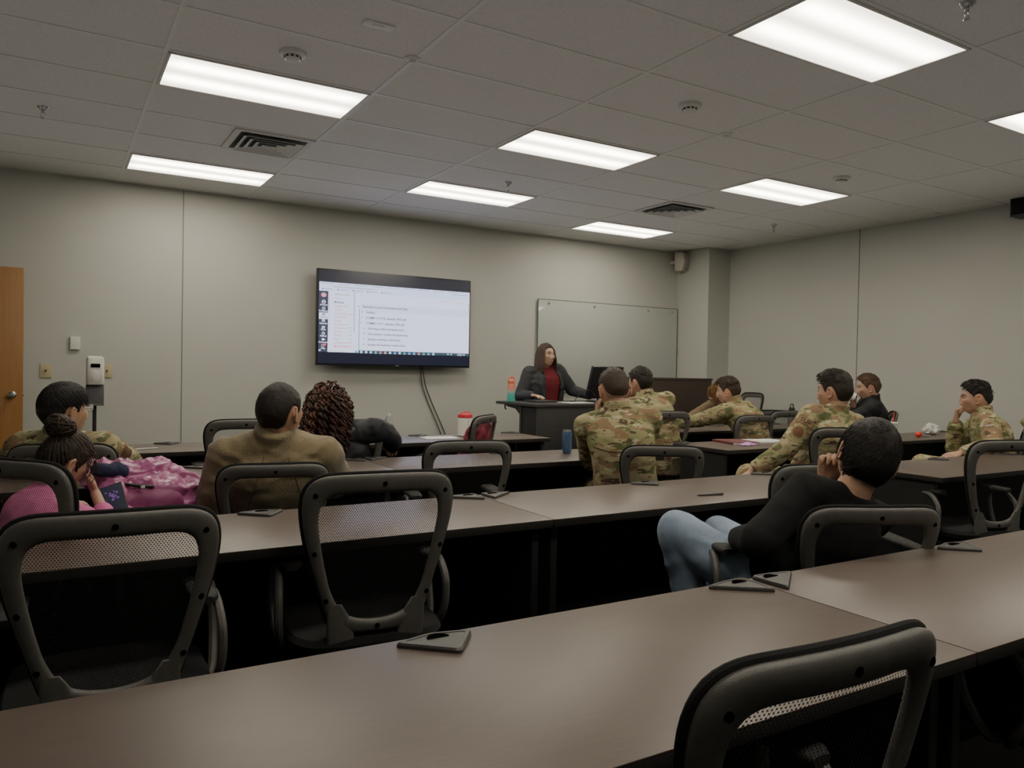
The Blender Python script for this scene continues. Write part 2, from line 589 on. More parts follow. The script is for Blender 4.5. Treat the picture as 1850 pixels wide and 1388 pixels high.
# ------------------------------------------------------------------ camera and room
CAM_Z = 1.29
def camera():
    r = A([.85799, -.51333, .01849]); u = A([-.00681, .02462, .99967]); f = A([.51362, .85784, -.01763])
    cd = bpy.data.cameras.new('camera'); co = bpy.data.objects.new('camera', cd); COL.objects.link(co)
    m = Matrix.Identity(4)
    for i in range(3):
        m[i][0], m[i][1], m[i][2] = r[i], u[i], -f[i]
    m[2][3] = CAM_Z
    co.matrix_world = m
    cd.sensor_fit = 'HORIZONTAL'; cd.sensor_width = 36; cd.lens = 36 * 1385.7 / 1850
    cd.clip_start = .02; cd.clip_end = 60
    SC.camera = co

H = 3.05
X0, X1, Y0, Y1 = -2.4, 8.2, -3.2, 8.37
GX, GY = .5313, 4.7124
TW, TD = 1.2192, .6096

def room():
    def slab(name, c, s, mat):
        o = MB().box(c, s, 0).build(name, mat, smooth=False)
        o['kind'] = 'structure'
        return o
    slab('floor', ((X0 + X1) / 2, (Y0 + Y1) / 2, -.05), (X1 - X0 + .4, Y1 - Y0 + .4, .1), 'carpet')
    slab('ceiling', ((X0 + X1) / 2, (Y0 + Y1) / 2, H + .05), (X1 - X0 + .4, Y1 - Y0 + .4, .1), 'ceiling_tile')
    slab('wall_front', ((X0 + X1) / 2, Y1 + .06, H / 2), (X1 - X0 + .4, .12, H), 'wall_paint')
    slab('wall_back', ((X0 + X1) / 2, Y0 - .06, H / 2), (X1 - X0 + .4, .12, H), 'wall_paint')
    slab('wall_left', (X0 - .06, (Y0 + Y1) / 2, H / 2), (.12, Y1 - Y0, H), 'wall_paint')
    slab('wall_right', (X1 + .06, (Y0 + Y1) / 2, H / 2), (.12, Y1 - Y0, H), 'wall_paint')
    o = slab('pillar', ((7.785 + X1) / 2, (7.75 + Y1) / 2, H / 2), (X1 - 7.785, Y1 - 7.75, H), 'wall_paint')
    # joints between the wall panels
    simple('seam_gray', (.20, .20, .185), .7)
    slab('trim_1', (1.117, Y1 - .002, (H + .1) / 2), (.009, .006, H - .1), 'seam_gray')
    slab('trim_2', (X1 - .002, 5.727, (H + .1) / 2), (.006, .009, H - .1), 'seam_gray')
    # baseboards
    simple('rubber_base', (.03, .03, .03), .6)
    slab('baseboard_front', ((X0 + 7.785) / 2, Y1 - .006, .05), (7.785 - X0, .012, .1), 'rubber_base')
    slab('baseboard_right', (X1 - .006, (Y0 + 7.75) / 2, .05), (.012, 7.75 - Y0, .1), 'rubber_base')
    # suspended ceiling tees and the wall angle
    m = MB(); zc = H - .002
    for k in range(-4, 8):
        x = GX + k * TW
        if X0 < x < X1: m.box((x, (Y0 + Y1) / 2, zc), (.024, Y1 - Y0, .006), 0)
    for k in range(-14, 8):
        y = GY + k * TD
        if Y0 < y < Y1: m.box(((X0 + X1) / 2, y, zc + .0006), (X1 - X0, .024, .006), 0)
    m.box(((X0 + X1) / 2, Y1 - .012, zc), (X1 - X0, .024, .008), 0).box((X1 - .012, (Y0 + Y1) / 2, zc), (.024, Y1 - Y0, .008), 0)
    o = m.build('trim_3', 'ceiling_tee', smooth=False); o['kind'] = 'structure'


def ceiling_fixtures():
    # 2x4 lensed troffers
    spots = [(0, 0, 'glowing ceiling light panel nearest the upper left corner, beside the domed smoke detector'),
             (0, 4, 'glowing ceiling light panel over the front wall, beyond the square air vent on the left'),
             (2, 0, 'glowing ceiling light panel in the middle of the ceiling'),
             (2, 3, 'glowing ceiling light panel in front of the television, with a sprinkler hanging before it'),
             (4, 4, 'farthest and smallest glowing ceiling light panel, near the pillar and glass board'),
             (4, 0, 'glowing ceiling light panel between the smoke detector and the right-hand air vent'),
             (2, -4, 'largest glowing ceiling light panel, cut by the top edge of the picture'),
             (4, -4, 'glowing ceiling light panel cut off by the right edge of the picture'),
             (0, -4, 'ceiling light panel behind the camera over the second desk row'),
             (2, -8, 'ceiling light panel behind the camera over the nearest desk'),
             (4, -8, 'ceiling light panel behind the camera at the right'),
             (0, -8, 'ceiling light panel behind the camera at the left')]
    root = None
    for c, r, lab in spots:
        x, y = GX + (c + .5) * TW, GY + (r + .5) * TD
        if root is None:
            root = thing('ceiling_light', lab, 'ceiling light', group='recessed ceiling light panels')
            hw, hd = TW / 2 - .012, TD / 2 - .012
            f = MB()
            for s in (-1, 1):
                f.box((0, s * (hd - .009), -.006), (hw * 2, .018, .012), .003).box((s * (hw - .009), 0, -.006), (.018, hd * 2, .012), .003)
            f.build('frame', 'white_metal', root)
            MB().box((0, 0, -.005), (hw * 2 - .034, hd * 2 - .034, .004), 0).build('diffuser', 'light_diffuser', root)
            o = root
        else:
            o = dup(root); o['label'] = lab
        o.location = (x, y, H)
    # square louvred diffusers
    vent = None
    for (x, y, lab) in ((1.445, 6.24, 'square louvred ceiling air vent between the two light panels on the left'),
                        (5.69, 6.20, 'square louvred ceiling air vent near the pillar, beside the far light panel')):
        if vent is None:
            vent = o = thing('ceiling_vent', lab, 'air vent', group='ceiling air vents')
            m = MB()
            for s in (-1, 1):
                m.box((0, s * .275, -.006), (.6, .05, .012), .003).box((s * .275, 0, -.006), (.05, .6, .012), .003)
            m.build('frame', 'white_metal', o)
            MB().box((0, 0, -.002), (.5, .5, .003), 0).build('backing', 'vent_dark', o)
            for k in range(4):
                h = .225 - k * .058
                m = MB(); a = math.radians(38)
                ring_o = [(-h, -h), (h, -h), (h, h), (-h, h)]; hi = h - .038
                ring_i = [(-hi, -hi), (hi, -hi), (hi, hi), (-hi, hi)]
                v = [(px, py, -.034) for px, py in ring_o] + [(px, py, -.012) for px, py in ring_i] + [(px, py, -.031) for px, py in ring_o] + [(px, py, -.009) for px, py in ring_i]
                f = [(i, (i + 1) % 4, (i + 1) % 4 + 4, i + 4) for i in range(4)] + [(i + 8, i + 12, (i + 1) % 4 + 12, (i + 1) % 4 + 8) for i in range(4)]
                f += [(i, i + 8, (i + 1) % 4 + 8, (i + 1) % 4) for i in range(4)] + [(i + 4, (i + 1) % 4 + 4, (i + 1) % 4 + 12, i + 12) for i in range(4)]
                m.add(v, f)
                if k == 3: m.box((0, 0, -.033), (.03, .03, .006), .001)
                m.build('louver', 'white_metal', o, smooth=False)
        else:
            o = dup(vent); o['label'] = lab
        o.location = (x, y, H - .002)
    # sprinklers
    sp = None
    for (x, y, lab) in ((-.07, 6.25, 'pendant fire sprinkler at the left side of the ceiling'),
                        (3.64, 6.22, 'pendant fire sprinkler hanging in front of a lit ceiling panel'),
                        (7.2, 6.15, 'pendant fire sprinkler near the right wall, past the far air vent'),
                        (3.66, 2.03, 'large pendant fire sprinkler at the top edge beside the biggest light panel')):
        if sp is None:
            sp = o = thing('fire_sprinkler', lab, 'sprinkler', group='ceiling fire sprinklers')
            MB().lathe([(.001, 0), (.038, 0), (.036, -.006), (.026, -.016), (.022, -.022), (.001, -.022)]).build('escutcheon', 'chrome', o)
            m = MB().lathe([(.010, -.02), (.012, -.032), (.009, -.04), (.001, -.04)], n=12)
            for s in (-1, 1):
                m.tube([(s * .009, 0, -.036), (s * .015, 0, -.05), (s * .013, 0, -.068), (s * .003, 0, -.08)], .0028, 8)
            m.tube([(0, 0, -.038), (0, 0, -.076)], .002, 8)
            m.build('frame_arms', 'chrome', o)
            MB().lathe([(.001, -.078), (.016, -.079), (.015, -.082), (.001, -.083)], n=16).build('deflector', 'chrome', o)
        else:
            o = dup(sp); o['label'] = lab
        o.location = (x, y, H)
    # smoke detectors
    sd = None
    for (x, y, lab) in ((1.14, 4.36, 'domed smoke detector above the large left light panel'),
                        (3.56, 3.75, 'domed smoke detector in the middle right of the ceiling'),
                        (5.96, 4.36, 'domed smoke detector right of the light panel by the right wall')):
        if sd is None:
            sd = o = thing('smoke_detector', lab, 'smoke detector', group='ceiling smoke detectors')
            MB().lathe([(.001, 0), (.075, 0), (.075, -.012), (.07, -.02), (.05, -.026), (.001, -.026)], n=32).build('base', 'white_plastic', o)
            m = MB().lathe([(.046, -.024), (.044, -.04), (.034, -.05), (.001, -.052)], n=24)
            m.build('sensor_chamber', 'white_plastic', o)
            m = MB()
            for k in range(10):
                a = k * PI / 5
                m.box((.0455 * math.cos(a), .0455 * math.sin(a), -.033), (.004, .014, .010), 0, rot=[[math.cos(a), -math.sin(a), 0], [math.sin(a), math.cos(a), 0], [0, 0, 1]])
            m.build('vent_slot', 'vent_dark', o)
        else:
            o = dup(sd); o['label'] = lab
        o.location = (x, y, H)
    oc = None
    for (x, y, lab) in ((1.735, 4.06, 'small round ceiling sensor right of the left smoke detector'),
                        (4.21, 4.05, 'small round ceiling sensor right of the middle smoke detector')):
        if oc is None:
            oc = o = thing('ceiling_sensor', lab, 'sensor', group='small ceiling sensors')
            MB().lathe([(.001, 0), (.045, 0), (.045, -.008), (.03, -.016), (.001, -.017)]).build('base', 'white_plastic', o)
            MB().lathe([(.02, -.015), (.018, -.024), (.01, -.029), (.001, -.03)], n=16).build('dome', 'white_plastic', o)
        else:
            o = dup(oc); o['label'] = lab
        o.location = (x, y, H)
    o = thing('ceiling_plate', 'faint rectangular cover plate on a ceiling tile near the top edge', 'cover plate', (1.42, 3.77, H))
    MB().box((0, 0, -.004), (.16, .07, .008), .003).build('plate', 'ceiling_tee', o)
    MB().box((0, 0, -.009), (.06, .03, .003), .001).build('sensor_window', 'white_plastic', o)


def wall_items():
    # open door leaf at the far left with its knob
    d = MB().box((-.69, 8.30, 1.075), (.914, .045, 2.13), .003).build('door_1', 'door_wood'); d['kind'] = 'structure'
    k = MB().lathe([(.001, 0), (.034, 0), (.034, .006), (.03, .01), (.012, .014), (.012, .04), (.022, .046), (.029, .058), (.029, .07), (.02, .08), (.001, .082)], rot=[[1, 0, 0], [0, 0, -1], [0, 1, 0]], n=24)
    k.build('door_knob', 'chrome', d)
    for ob in d.children: ob.location = (-.318, 8.278, .985)
    MB().box((-.2315, 8.30, .985), (.012, .02, .022), .002).build('latch', 'chrome', d)
    # light switches
    sw = None
    for (x, z, lab) in ((-.056, 1.207, 'ivory light switch plate beside the wooden door'), (.447, 1.213, 'ivory light switch plate behind the sanitizer dispenser')):
        if sw is None:
            sw = o = thing('light_switch', lab, 'light switch', group='ivory wall switch plates')
            MB().box((0, -.004, 0), (.095, .008, .13), .003).build('plate', 'ivory', o)
            MB().box((0, -.013, .002), (.012, .022, .022), .003).build('toggle', 'black_plastic', o)
            MB().lathe([(.001, 0), (.003, 0), (.003, .002), (.001, .002)], n=8, c=(0, -.008, .04), rot=[[1, 0, 0], [0, 0, -1], [0, 1, 0]]).build('screw', 'brass', o)
        else:
            o = dup(sw); o['label'] = lab
        o.location = (x, Y1, z)
    o = thing('thermostat', 'small white thermostat box on the front wall above the light switch', 'thermostat', (.178, Y1, 1.472))
    MB().box((0, -.014, 0), (.085, .028, .125), .008).build('cover', 'white_plastic', o)
    MB().box((0, -.029, -.045), (.05, .003, .008), .001).build('vent_slot', 'ceiling_tee', o)
    # hand sanitizer stand
    o = thing('sanitizer_stand', 'white hand sanitizer dispenser on a black floor stand with gray drip tray', 'hand sanitizer', (.325, 7.85, 0))
    MB().lathe([(.001, 0), (.16, 0), (.16, .008), (.03, .016), (.001, .016)], n=32).build('base', 'black_metal', o)
    MB().box((0, .04, .6), (.032, .025, 1.19), .004).build('pole', 'black_metal', o)
    MB().box((0, 0, 1.0), (.145, .02, .19), .006).box((0, -.035, .912), (.145, .07, .012), .003).build('drip_tray', 'gray_tray', o)
    b = MB()
    b.loft([((0, -.02, 1.095), (.066, 0, 0), (0, .055, 0)), ((0, -.02, 1.11), (.072, 0, 0), (0, .062, 0)), ((0, -.02, 1.28), (.072, 0, 0), (0, .062, 0)), ((0, -.015, 1.335), (.068, 0, 0), (0, .05, 0)), ((0, -.01, 1.35), (.05, 0, 0), (0, .035, 0))], 32, 5)
    b.build('dispenser', 'white_plastic', o)
    MB().box((0, -.083, 1.265), (.075, .006, .034), .002).build('window', 'hole_black', o)
    MB().lathe([(.001, 0), (.04, 0), (.04, .004), (.034, .006), (.001, .006)], c=(0, -.082, 1.175), rot=[[1, 0, 0], [0, 0, -1], [0, 1, 0]], sx=.9, sy=1.3).build('push_panel', 'white_plastic', o)
    # wall speaker near the pillar
    o = thing('wall_speaker', 'small off-white speaker mounted high on the wall beside the pillar', 'speaker', (7.70, 8.22, 2.885), R_(18))
    MB().loft([((0, 0, -.13), (.075, 0, 0), (0, .06, 0)), ((0, -.02, 0), (.088, 0, 0), (0, .085, 0)), ((0, 0, .13), (.082, 0, 0), (0, .065, 0))], 28, 6).build('cabinet', 'speaker_white', o)
    MB().loft([((0, -.078, -.11), (.06, 0, 0), (0, .012, 0)), ((0, -.098, 0), (.072, 0, 0), (0, .012, 0)), ((0, -.083, .11), (.067, 0, 0), (0, .012, 0))], 20, 6).build('grille', 'speaker_grille', o)
    MB().box((0, .11, 0), (.03, .12, .05), .004).build('bracket', 'speaker_white', o)
    # black box high on right wall
    o = thing('wall_box', 'dark boxy speaker mounted high on the right wall at the picture edge', 'speaker', (X1, 3.82, 2.97))
    MB().box((-.10, 0, 0), (.20, .30, .19), .01).build('housing', 'black_plastic', o)
    MB().box((-.203, 0, 0), (.006, .27, .16), .002).build('grille', 'chair_fabric', o)
    # wall-mounted glass marker board
    o = thing('glass_board', 'large frosted glass marker board on the front wall behind the presenter', 'whiteboard', (0, 0, 0))
    x0, x1, z0, z1 = 5.365, 7.765, 1.02, 2.222
    MB().box(((x0 + x1) / 2, Y1 - .03, (z0 + z1) / 2), (x1 - x0, .008, z1 - z0), .002).build('panel', 'glass_board', o)
    m = MB()
    for x in (x0, x1): m.box((x, Y1 - .03, (z0 + z1) / 2), (.010, .012, z1 - z0), .001)
    for z in (z0, z1): m.box(((x0 + x1) / 2, Y1 - .03, z), (x1 - x0, .012, .008), .001)
    m.build('edge', 'glass_edge', o)
    for x in (x0 + .16, x0 + .9, x1 - .55, x1 - .1):
        for z in (z1 - .05, z0 + .05):
            MB().lathe([(.001, -.030), (.008, -.030), (.008, 0), (.014, 0), (.014, .012), (.010, .016), (.001, .016)], n=16, c=(x, Y1 - .034, z), rot=[[1, 0, 0], [0, 0, -1], [0, 1, 0]]).build('standoff', 'steel', o)
    MB().box((x1 + .0, Y1 - .035, 1.62), (.02, .03, .04), .004).build('clip', 'steel', o)


def television():
    o = thing('television', 'large wall-mounted flat television showing a course web page', 'television', (3.375, 8.2, 1.835))
    W2, H2 = .935, .525
    MB().box((0, .03, 0), (W2 * 2, .05, H2 * 2), .006).build('bezel', 'tv_black', o)
    MB().box((0, .003, .004), (W2 * 2 - .03, .004, H2 * 2 - .035), .001).build('screen', 'tv_idle', o)
    MB().box((0, .115, 0), (.9, .12, .5), .01).build('wall_mount', 'black_metal', o)
    MB().box((0, .002, -H2 + .009), (.05, .004, .007), .001).build('maker_badge', 'ink_gray', o)
    # picture
    names = ['s_white', 's_bar', 's_side', 's_gray', 's_text', 's_pink', 's_red', 's_green', 's_teal', 's_blue', 's_task', 's_pale']
    ix = {n: i for i, n in enumerate(names)}
    m = MB()
    dl, dr = 8.29, 9.25
    def S(px, row=.5):
        u = (px - 135) / 1553
        s = (u / dr) / ((1 - u) / dl + u / dr)
        return -W2 + 2 * W2 * s
    def Zf(py, px=135):
        u = (px - 135) / 1553
        top = 130 + 128 * u; bot = 1128 + 17 * u
        return H2 - 2 * H2 * (py - top) / (bot - top)
    lay = [0]
    def rect(x0, x1, z0, z1, c, dy=0):
        y = -.0015 - dy * .0004
        m.add([(x0, y, z0), (x1, y, z0), (x1, y, z1), (x0, y, z1)], [(0, 1, 2, 3)], ix[c])
    def txt(s, x, z, size, c, dy=3, bold=.0):
        m.text(s, size, (x, -.0015 - dy * .0004, z - size * .35), (1, 0, 0), (0, 0, 1), ix[c], bold=bold)
    L0, R0 = -W2 + .022, W2 - .018
    zt, zb = Zf(268), Zf(990)
    rect(L0, R0, zb, zt, 's_white')
    zbar = Zf(362)
    rect(L0, R0, zbar, zt, 's_bar', 1)
    xs = S(247); rect(L0, xs, zb, zbar, 's_side', 1)
    rect(xs + .012, xs + .016, Zf(800), zbar, 's_gray', 1)
    # browser tabs and address line
    for k in range(9):
        x = L0 + .03 + k * .19
        rect(x, x + .13, zt - .018, zt - .012, 's_gray', 2); rect(x - .014, x - .006, zt - .019, zt - .011, 's_red' if k == 7 else 's_text', 2)
    rect(L0 + .15, L0 + .62, zt - .05, zt - .043, 's_gray', 2)
    for k in range(5):
        rect(L0 + .03 + k * .17, L0 + .045 + k * .17, zt - .082, zt - .070, 's_text', 2); rect(L0 + .055 + k * .17, L0 + .15 + k * .17, zt - .079, zt - .072, 's_gray', 2)
    for k in range(6):
        rect(R0 - .23 + k * .034, R0 - .22 + k * .034, zt - .045, zt - .034, 's_text', 2)
    # dark sidebar
    xm = (L0 + xs) / 2
    def disc(x, z, rx, rz, c, dy=2, n=18):
        y = -.0015 - dy * .0004
        m.add([(x + rx * math.cos(a), y, z + rz * math.sin(a)) for a in np.arange(n) * 2 * PI / n], [tuple(range(n))], ix[c])
    z = Zf(403); disc(xm, z, .03, .024, 's_pink', 2); disc(xm, z, .017, .013, 's_red', 3); disc(xm, z, .007, .009, 's_white', 4)
    sb = [('Account', 476, 505), ('Dashboard', 543, 568), ('Courses', 605, 632), ('Calendar', 668, 697), ('Inbox', 737, 760), ('History', 800, 826), ('Commons', 862, 890), ('Help', 926, 953)]
    for i, (s, pi, pt) in enumerate(sb):
        if s == 'Courses': rect(L0, xs, Zf(652), Zf(585), 's_white', 2)
        c = 's_side' if s == 'Courses' else 's_white'
        z = Zf(pi); bg = 's_white' if s == 'Courses' else 's_side'
        if i in (0, 1, 5):
            disc(xm, z, .022 if i == 0 else .018, .022 if i == 0 else .018, c, 3)
            if i: disc(xm, z, .013, .013, bg, 4); rect(xm - .002, xm + .002, z, z + .011, c, 5); rect(xm, xm + .01, z - .002, z + .002, c, 5)
            else: disc(xm, z + .005, .008, .008, bg, 4); disc(xm, z - .010, .013, .006, bg, 4)
        elif i == 6:
            disc(xm - .004, z, .014, .014, c, 3); rect(xm + .004, xm + .024, z - .004, z + .004, c, 3)
        elif i == 7:
            disc(xm - .006, z, .015, .015, c, 3); disc(xm - .006, z, .011, .011, bg, 4); disc(xm + .016, z + .012, .017, .012, 's_red', 5)
        else:
            rect(xm - .017, xm + .017, z - .013, z + .013, c, 3); rect(xm - .012, xm + .012, z - .008, z + .004, bg, 4); rect(xm - .012, xm + .012, z - .003, z - .001, c, 5)
        m.text(s, .024, (xm, -.0032, Zf(pt) - .008), (1, 0, 0), (0, 0, 1), ix[c], 'CENTER', bold=.0006)
    # course menu
    mx = S(310, 1)
    for s, py, c in (('SPRING 2023', 402, 's_gray'), ('Home', 440, 's_pink'), ('Modules', 481, 's_text'), ('Assignments', 520, 's_pink'), ('Grades', 557, 's_pink'), ('Course Resources', 596, 's_pink'), ('Library Info', 631, 's_pink'), ('People', 669, 's_pink'), ('Study Rooms', 706, 's_pink'), ('Discussions', 744, 's_pink'), ('Quizzes', 781, 's_pink'), ('Rubrics', 819, 's_pink'), ('Files', 857, 's_gray'), ('Collaborations', 895, 's_pink'), ('Media Gallery', 933, 's_red')):
        txt(s, mx, Zf(py, 340), .030 if s != 'Modules' else .032, c, bold=.0009 if c == 's_text' else .0004)
        if py > 740: rect(S(470), S(484), Zf(py, 478) - .004, Zf(py, 478) + .005, 's_gray', 3)
    rect(mx - .018, mx - .014, Zf(500), Zf(462), 's_text', 3)
    rect(S(508), S(516), Zf(790, 510), Zf(380, 510), 's_gray', 2)
    # module list
    rect(S(560), S(567), zb, Zf(550, 560), 's_green', 2)
    rect(S(575), R0 - .03, Zf(575, 600), Zf(500, 600), 's_pale', 1)
    for s, px, py in (('Essential Course Documents and Links', 598, 525), ('Syllabus', 632, 583), ('COMM 1110 TR calendar SP23.pdf', 628, 639), ('COMM 1110 T calendar SP23.pdf', 628, 694), ('Working outline template.docx', 652, 749), ('Full sentence outline template.docx', 652, 804), ('Sample working outline.docx', 650, 858), ('Sample full sentence outline.docx', 650, 913)):
        txt(s, S(px), Zf(py, px), .034, 's_text', bold=.0009)
        rect(S(px - 48 if px < 640 else px - 42), S(px - 34 if px < 640 else px - 28), Zf(py, px) - .007, Zf(py, px) + .007, 's_gray', 3)
        if py > 560: rect(S(590), R0 - .03, Zf(py + 28, px), Zf(py + 26.5, px), 's_pale', 2)
    txt('Collapse All', S(1368), Zf(470, 1400), .028, 's_pink'); txt('View Progress', S(1490), Zf(481, 1540), .028, 's_pink')
    disc(S(1104), Zf(442, 1104), .006, .006, 's_gray')
    rect(R0 - .016, R0 - .010, .1, .25, 's_gray', 2)
    # task bar
    ztb = zb + .032
    rect(S(560), R0, zb - .004, ztb - .004, 's_task', 4)
    rect(L0, S(190), zb - .004, zb + .045, 's_side', 3); rect(S(158), S(176), zb + .008, zb + .026, 's_white', 4)
    txt('Type here to search', S(235), zb + .015, .024, 's_gray', 4)
    rect(S(528), S(548), zb, zb + .026, 's_blue', 4)
    cs = ['s_white', 's_white', 's_bar', 's_teal', 's_red', 's_pink', 's_white', 's_blue', 's_white', 's_green', 's_blue', 's_teal', 's_red', 's_green', 's_blue', 's_bar']
    for k, c in enumerate(cs):
        x = S(588 + k * 48.6); rect(x - .012, x + .012, zb + .003, zb + .021, c, 5); rect(x - .017, x + .017, zb - .003, zb - .0, 's_bar', 5)
    for px in (1465, 1498): rect(S(px) - .01, S(px) + .01, zb + .006, zb + .016, 's_white', 5)
    txt('11:02 AM', S(1556), zb + .017, .017, 's_white', 5); txt('1/24/2023', S(1556), zb + .004, .017, 's_white', 5); rect(S(1618), S(1634), zb + .004, zb + .018, 's_white', 5)
    m.build('screen_image', names, o, smooth=False, fix=False)
    # power and signal cords hanging down the wall
    for k, (lab, pts) in enumerate((('thin black cord hanging below the television, left of the pair', [(3.72, 8.33, 1.34), (3.75, 8.345, 1.1), (3.83, 8.35, .9), (3.93, 8.35, .7), (4.02, 8.35, .5), (4.05, 8.35, .3)]),
                                    ('thin black cord hanging below the television, right of the pair', [(3.74, 8.33, 1.34), (3.80, 8.345, 1.08), (3.90, 8.35, .86), (4.0, 8.35, .66), (4.1, 8.35, .45), (4.12, 8.35, .3)]))):
        p = A(pts); tt = np.linspace(0, 5, 40)
        q = np.stack([np.interp(tt, range(6), p[:, i]) for i in range(3)], 1)
        for _ in range(3): q[1:-1] = (q[:-2] + q[1:-1] * 2 + q[2:]) / 4
        c = MB().tube(q, .006, 8).build('power_cord', 'black_plastic'); tag(c, lab, 'cord', 'cords below the television')
# ------------------------------------------------------------------ desks
def grommet(parent, x, y, kind):
    """flush plastic cable cover: kite for desk middles, wedge for corners"""
    if kind == 'mid': pts = [(-.075, .022), (-.004, .040), (.070, .024), (.010, -.055)]
    elif kind == 'l': pts = [(-.07, .032), (-.005, .044), (.05, .045), (.05, -.005), (.045, -.055)]
    else: pts = [(.07, .032), (.005, .044), (-.05, .045), (-.05, -.005), (-.045, -.055)]
    if kind == 'r': pts = pts[::-1]
    pts = pts[::-1]
    b = MB()
    P = A(pts)
    c = P.mean(0)
    # round the corners
    def rnd(P, r):
        out = []
        for i in range(len(P)):
            p0, p, p1 = P[i - 1], P[i], P[(i + 1) % len(P)]
            a = p + (p0 - p) / np.linalg.norm(p0 - p) * r; d = p + (p1 - p) / np.linalg.norm(p1 - p) * r
            for t in (0, .33, .66, 1): out.append((1 - t) ** 2 * a + 2 * t * (1 - t) * p + t * t * d)
        return A(out)
    P = rnd(P * 1.22, .014); n = len(P); c = P.mean(0)
    rings = [(1, 0), (1, .006), (.94, .010), (.80, .010), (.78, .0085), (.3, .0085)]
    v = np.concatenate([np.concatenate([c + (P - c) * s, np.full((n, 1), z)], 1) for s, z in rings])
    f = [(i * n + q, i * n + (q + 1) % n, (i + 1) * n + (q + 1) % n, (i + 1) * n + q) for i in range(len(rings) - 1) for q in range(n)]
    f.append(tuple((len(rings) - 1) * n + q for q in range(n)))
    b.add(v, f)
    g = b.build('grommet', 'grommet_plastic', parent, off=(0, 0, 0))
    g.location = (x, y, .74)
    h = MB()
    a = np.linspace(0, PI, 10)
    h.prism([(c[0] + .024 * math.cos(t), c[1] + .006 + .020 * math.sin(t)) for t in a], .0086, .0105)
    h.build('cable_hole', 'hole_black', g)


def desk(x0, x1, y0, y1, lab):
    o = thing('desk', lab, 'desk', ((x0 + x1) / 2, (y0 + y1) / 2, 0), group='dark laminate classroom desks')
    hx, hy = (x1 - x0) / 2 - .002, (y1 - y0) / 2
    # worktop: laminate face with a dark edge band
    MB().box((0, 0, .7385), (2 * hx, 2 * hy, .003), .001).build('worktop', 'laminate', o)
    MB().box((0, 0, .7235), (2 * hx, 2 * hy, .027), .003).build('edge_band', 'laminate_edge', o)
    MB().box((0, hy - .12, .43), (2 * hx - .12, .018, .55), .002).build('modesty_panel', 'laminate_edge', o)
    for s in (-1, 1):
        l = MB().box((s * (hx - .04), 0, .38), (.03, 2 * hy - .12, .66), .003)
        l.box((s * (hx - .04), 0, .025), (.05, 2 * hy - .05, .05), .008)
        l.build('leg', 'black_metal', o)
    grommet(o, 0, hy - .06, 'mid')
    grommet(o, -hx + .075, hy - .06, 'r')
    grommet(o, hx - .075, hy - .06, 'l')
    return o

DESKS = [(-.26, 1.6, .83, 1.435, 'nearest dark desk at the bottom left, with a cable cover by its far edge'),
         (1.6, 3.46, .83, 1.435, 'nearest dark desk at the bottom right, right of the diagonal seam'),
         (-.26, 1.6, 2.35, 2.96, 'second-row dark desk on the left, behind the two large empty chairs'),
         (1.6, 3.46, 2.35, 2.96, 'second-row dark desk in the middle with a pen lying on it'),
         (-.26, 1.6, 3.83, 4.41, 'third-row dark desk in front of the man in the tan fleece'),
         (1.6, 3.50, 3.85, 4.43, 'third-row dark desk holding the blue can'),
         (-.26, 1.62, 5.20, 5.80, 'front-row dark desk near the door, before the man with glasses'),
         (1.62, 3.52, 5.24, 5.82, 'front-row dark desk holding the paper sheet and the wipes tub'),
         (4.22, 6.08, 2.40, 3.02, 'second-row dark desk right of the aisle, beside the man in black sweater'),
         (4.20, 6.06, 3.95, 4.53, 'third-row dark desk right of the aisle with the maroon notebook'),
         (6.06, 7.92, 3.95, 4.53, 'third-row dark desk by the right wall with the crumpled tissue'),
         (4.25, 6.08, 5.35, 5.95, 'front-row dark desk right of the lectern, where two men in camouflage sit'),
         (6.08, 7.92, 5.35, 5.95, 'front-row dark desk by the right wall with the steel bottle and wipes')]

# ------------------------------------------------------------------ chairs
def closed_loop(pts, n):
    p = A(pts + [pts[0]], float)
    d = np.r_[0, np.cumsum(np.linalg.norm(np.diff(p, axis=0), axis=1))]
    t = np.linspace(0, d[-1], n, endpoint=False)
    q = np.stack([np.interp(t, d, p[:, i]) for i in range(2)], 1)
    for _ in range(3):
        q = (np.roll(q, 1, 0) + 2 * q + np.roll(q, -1, 0)) / 4
    return q

def back_surface(q):
    """lay a flat (x, s) outline on the curved, leaning back; s is measured down from the top edge"""
    x, s = q[:, 0], q[:, 1]
    z = .98 - s
    t = (z - .46) / .52
    y = -.200 - .125 * (t - .40 * t * t) + .55 * x * x + .018 * np.sin(np.clip(t, 0, 1) * PI)
    return np.stack([x, y, z], 1)

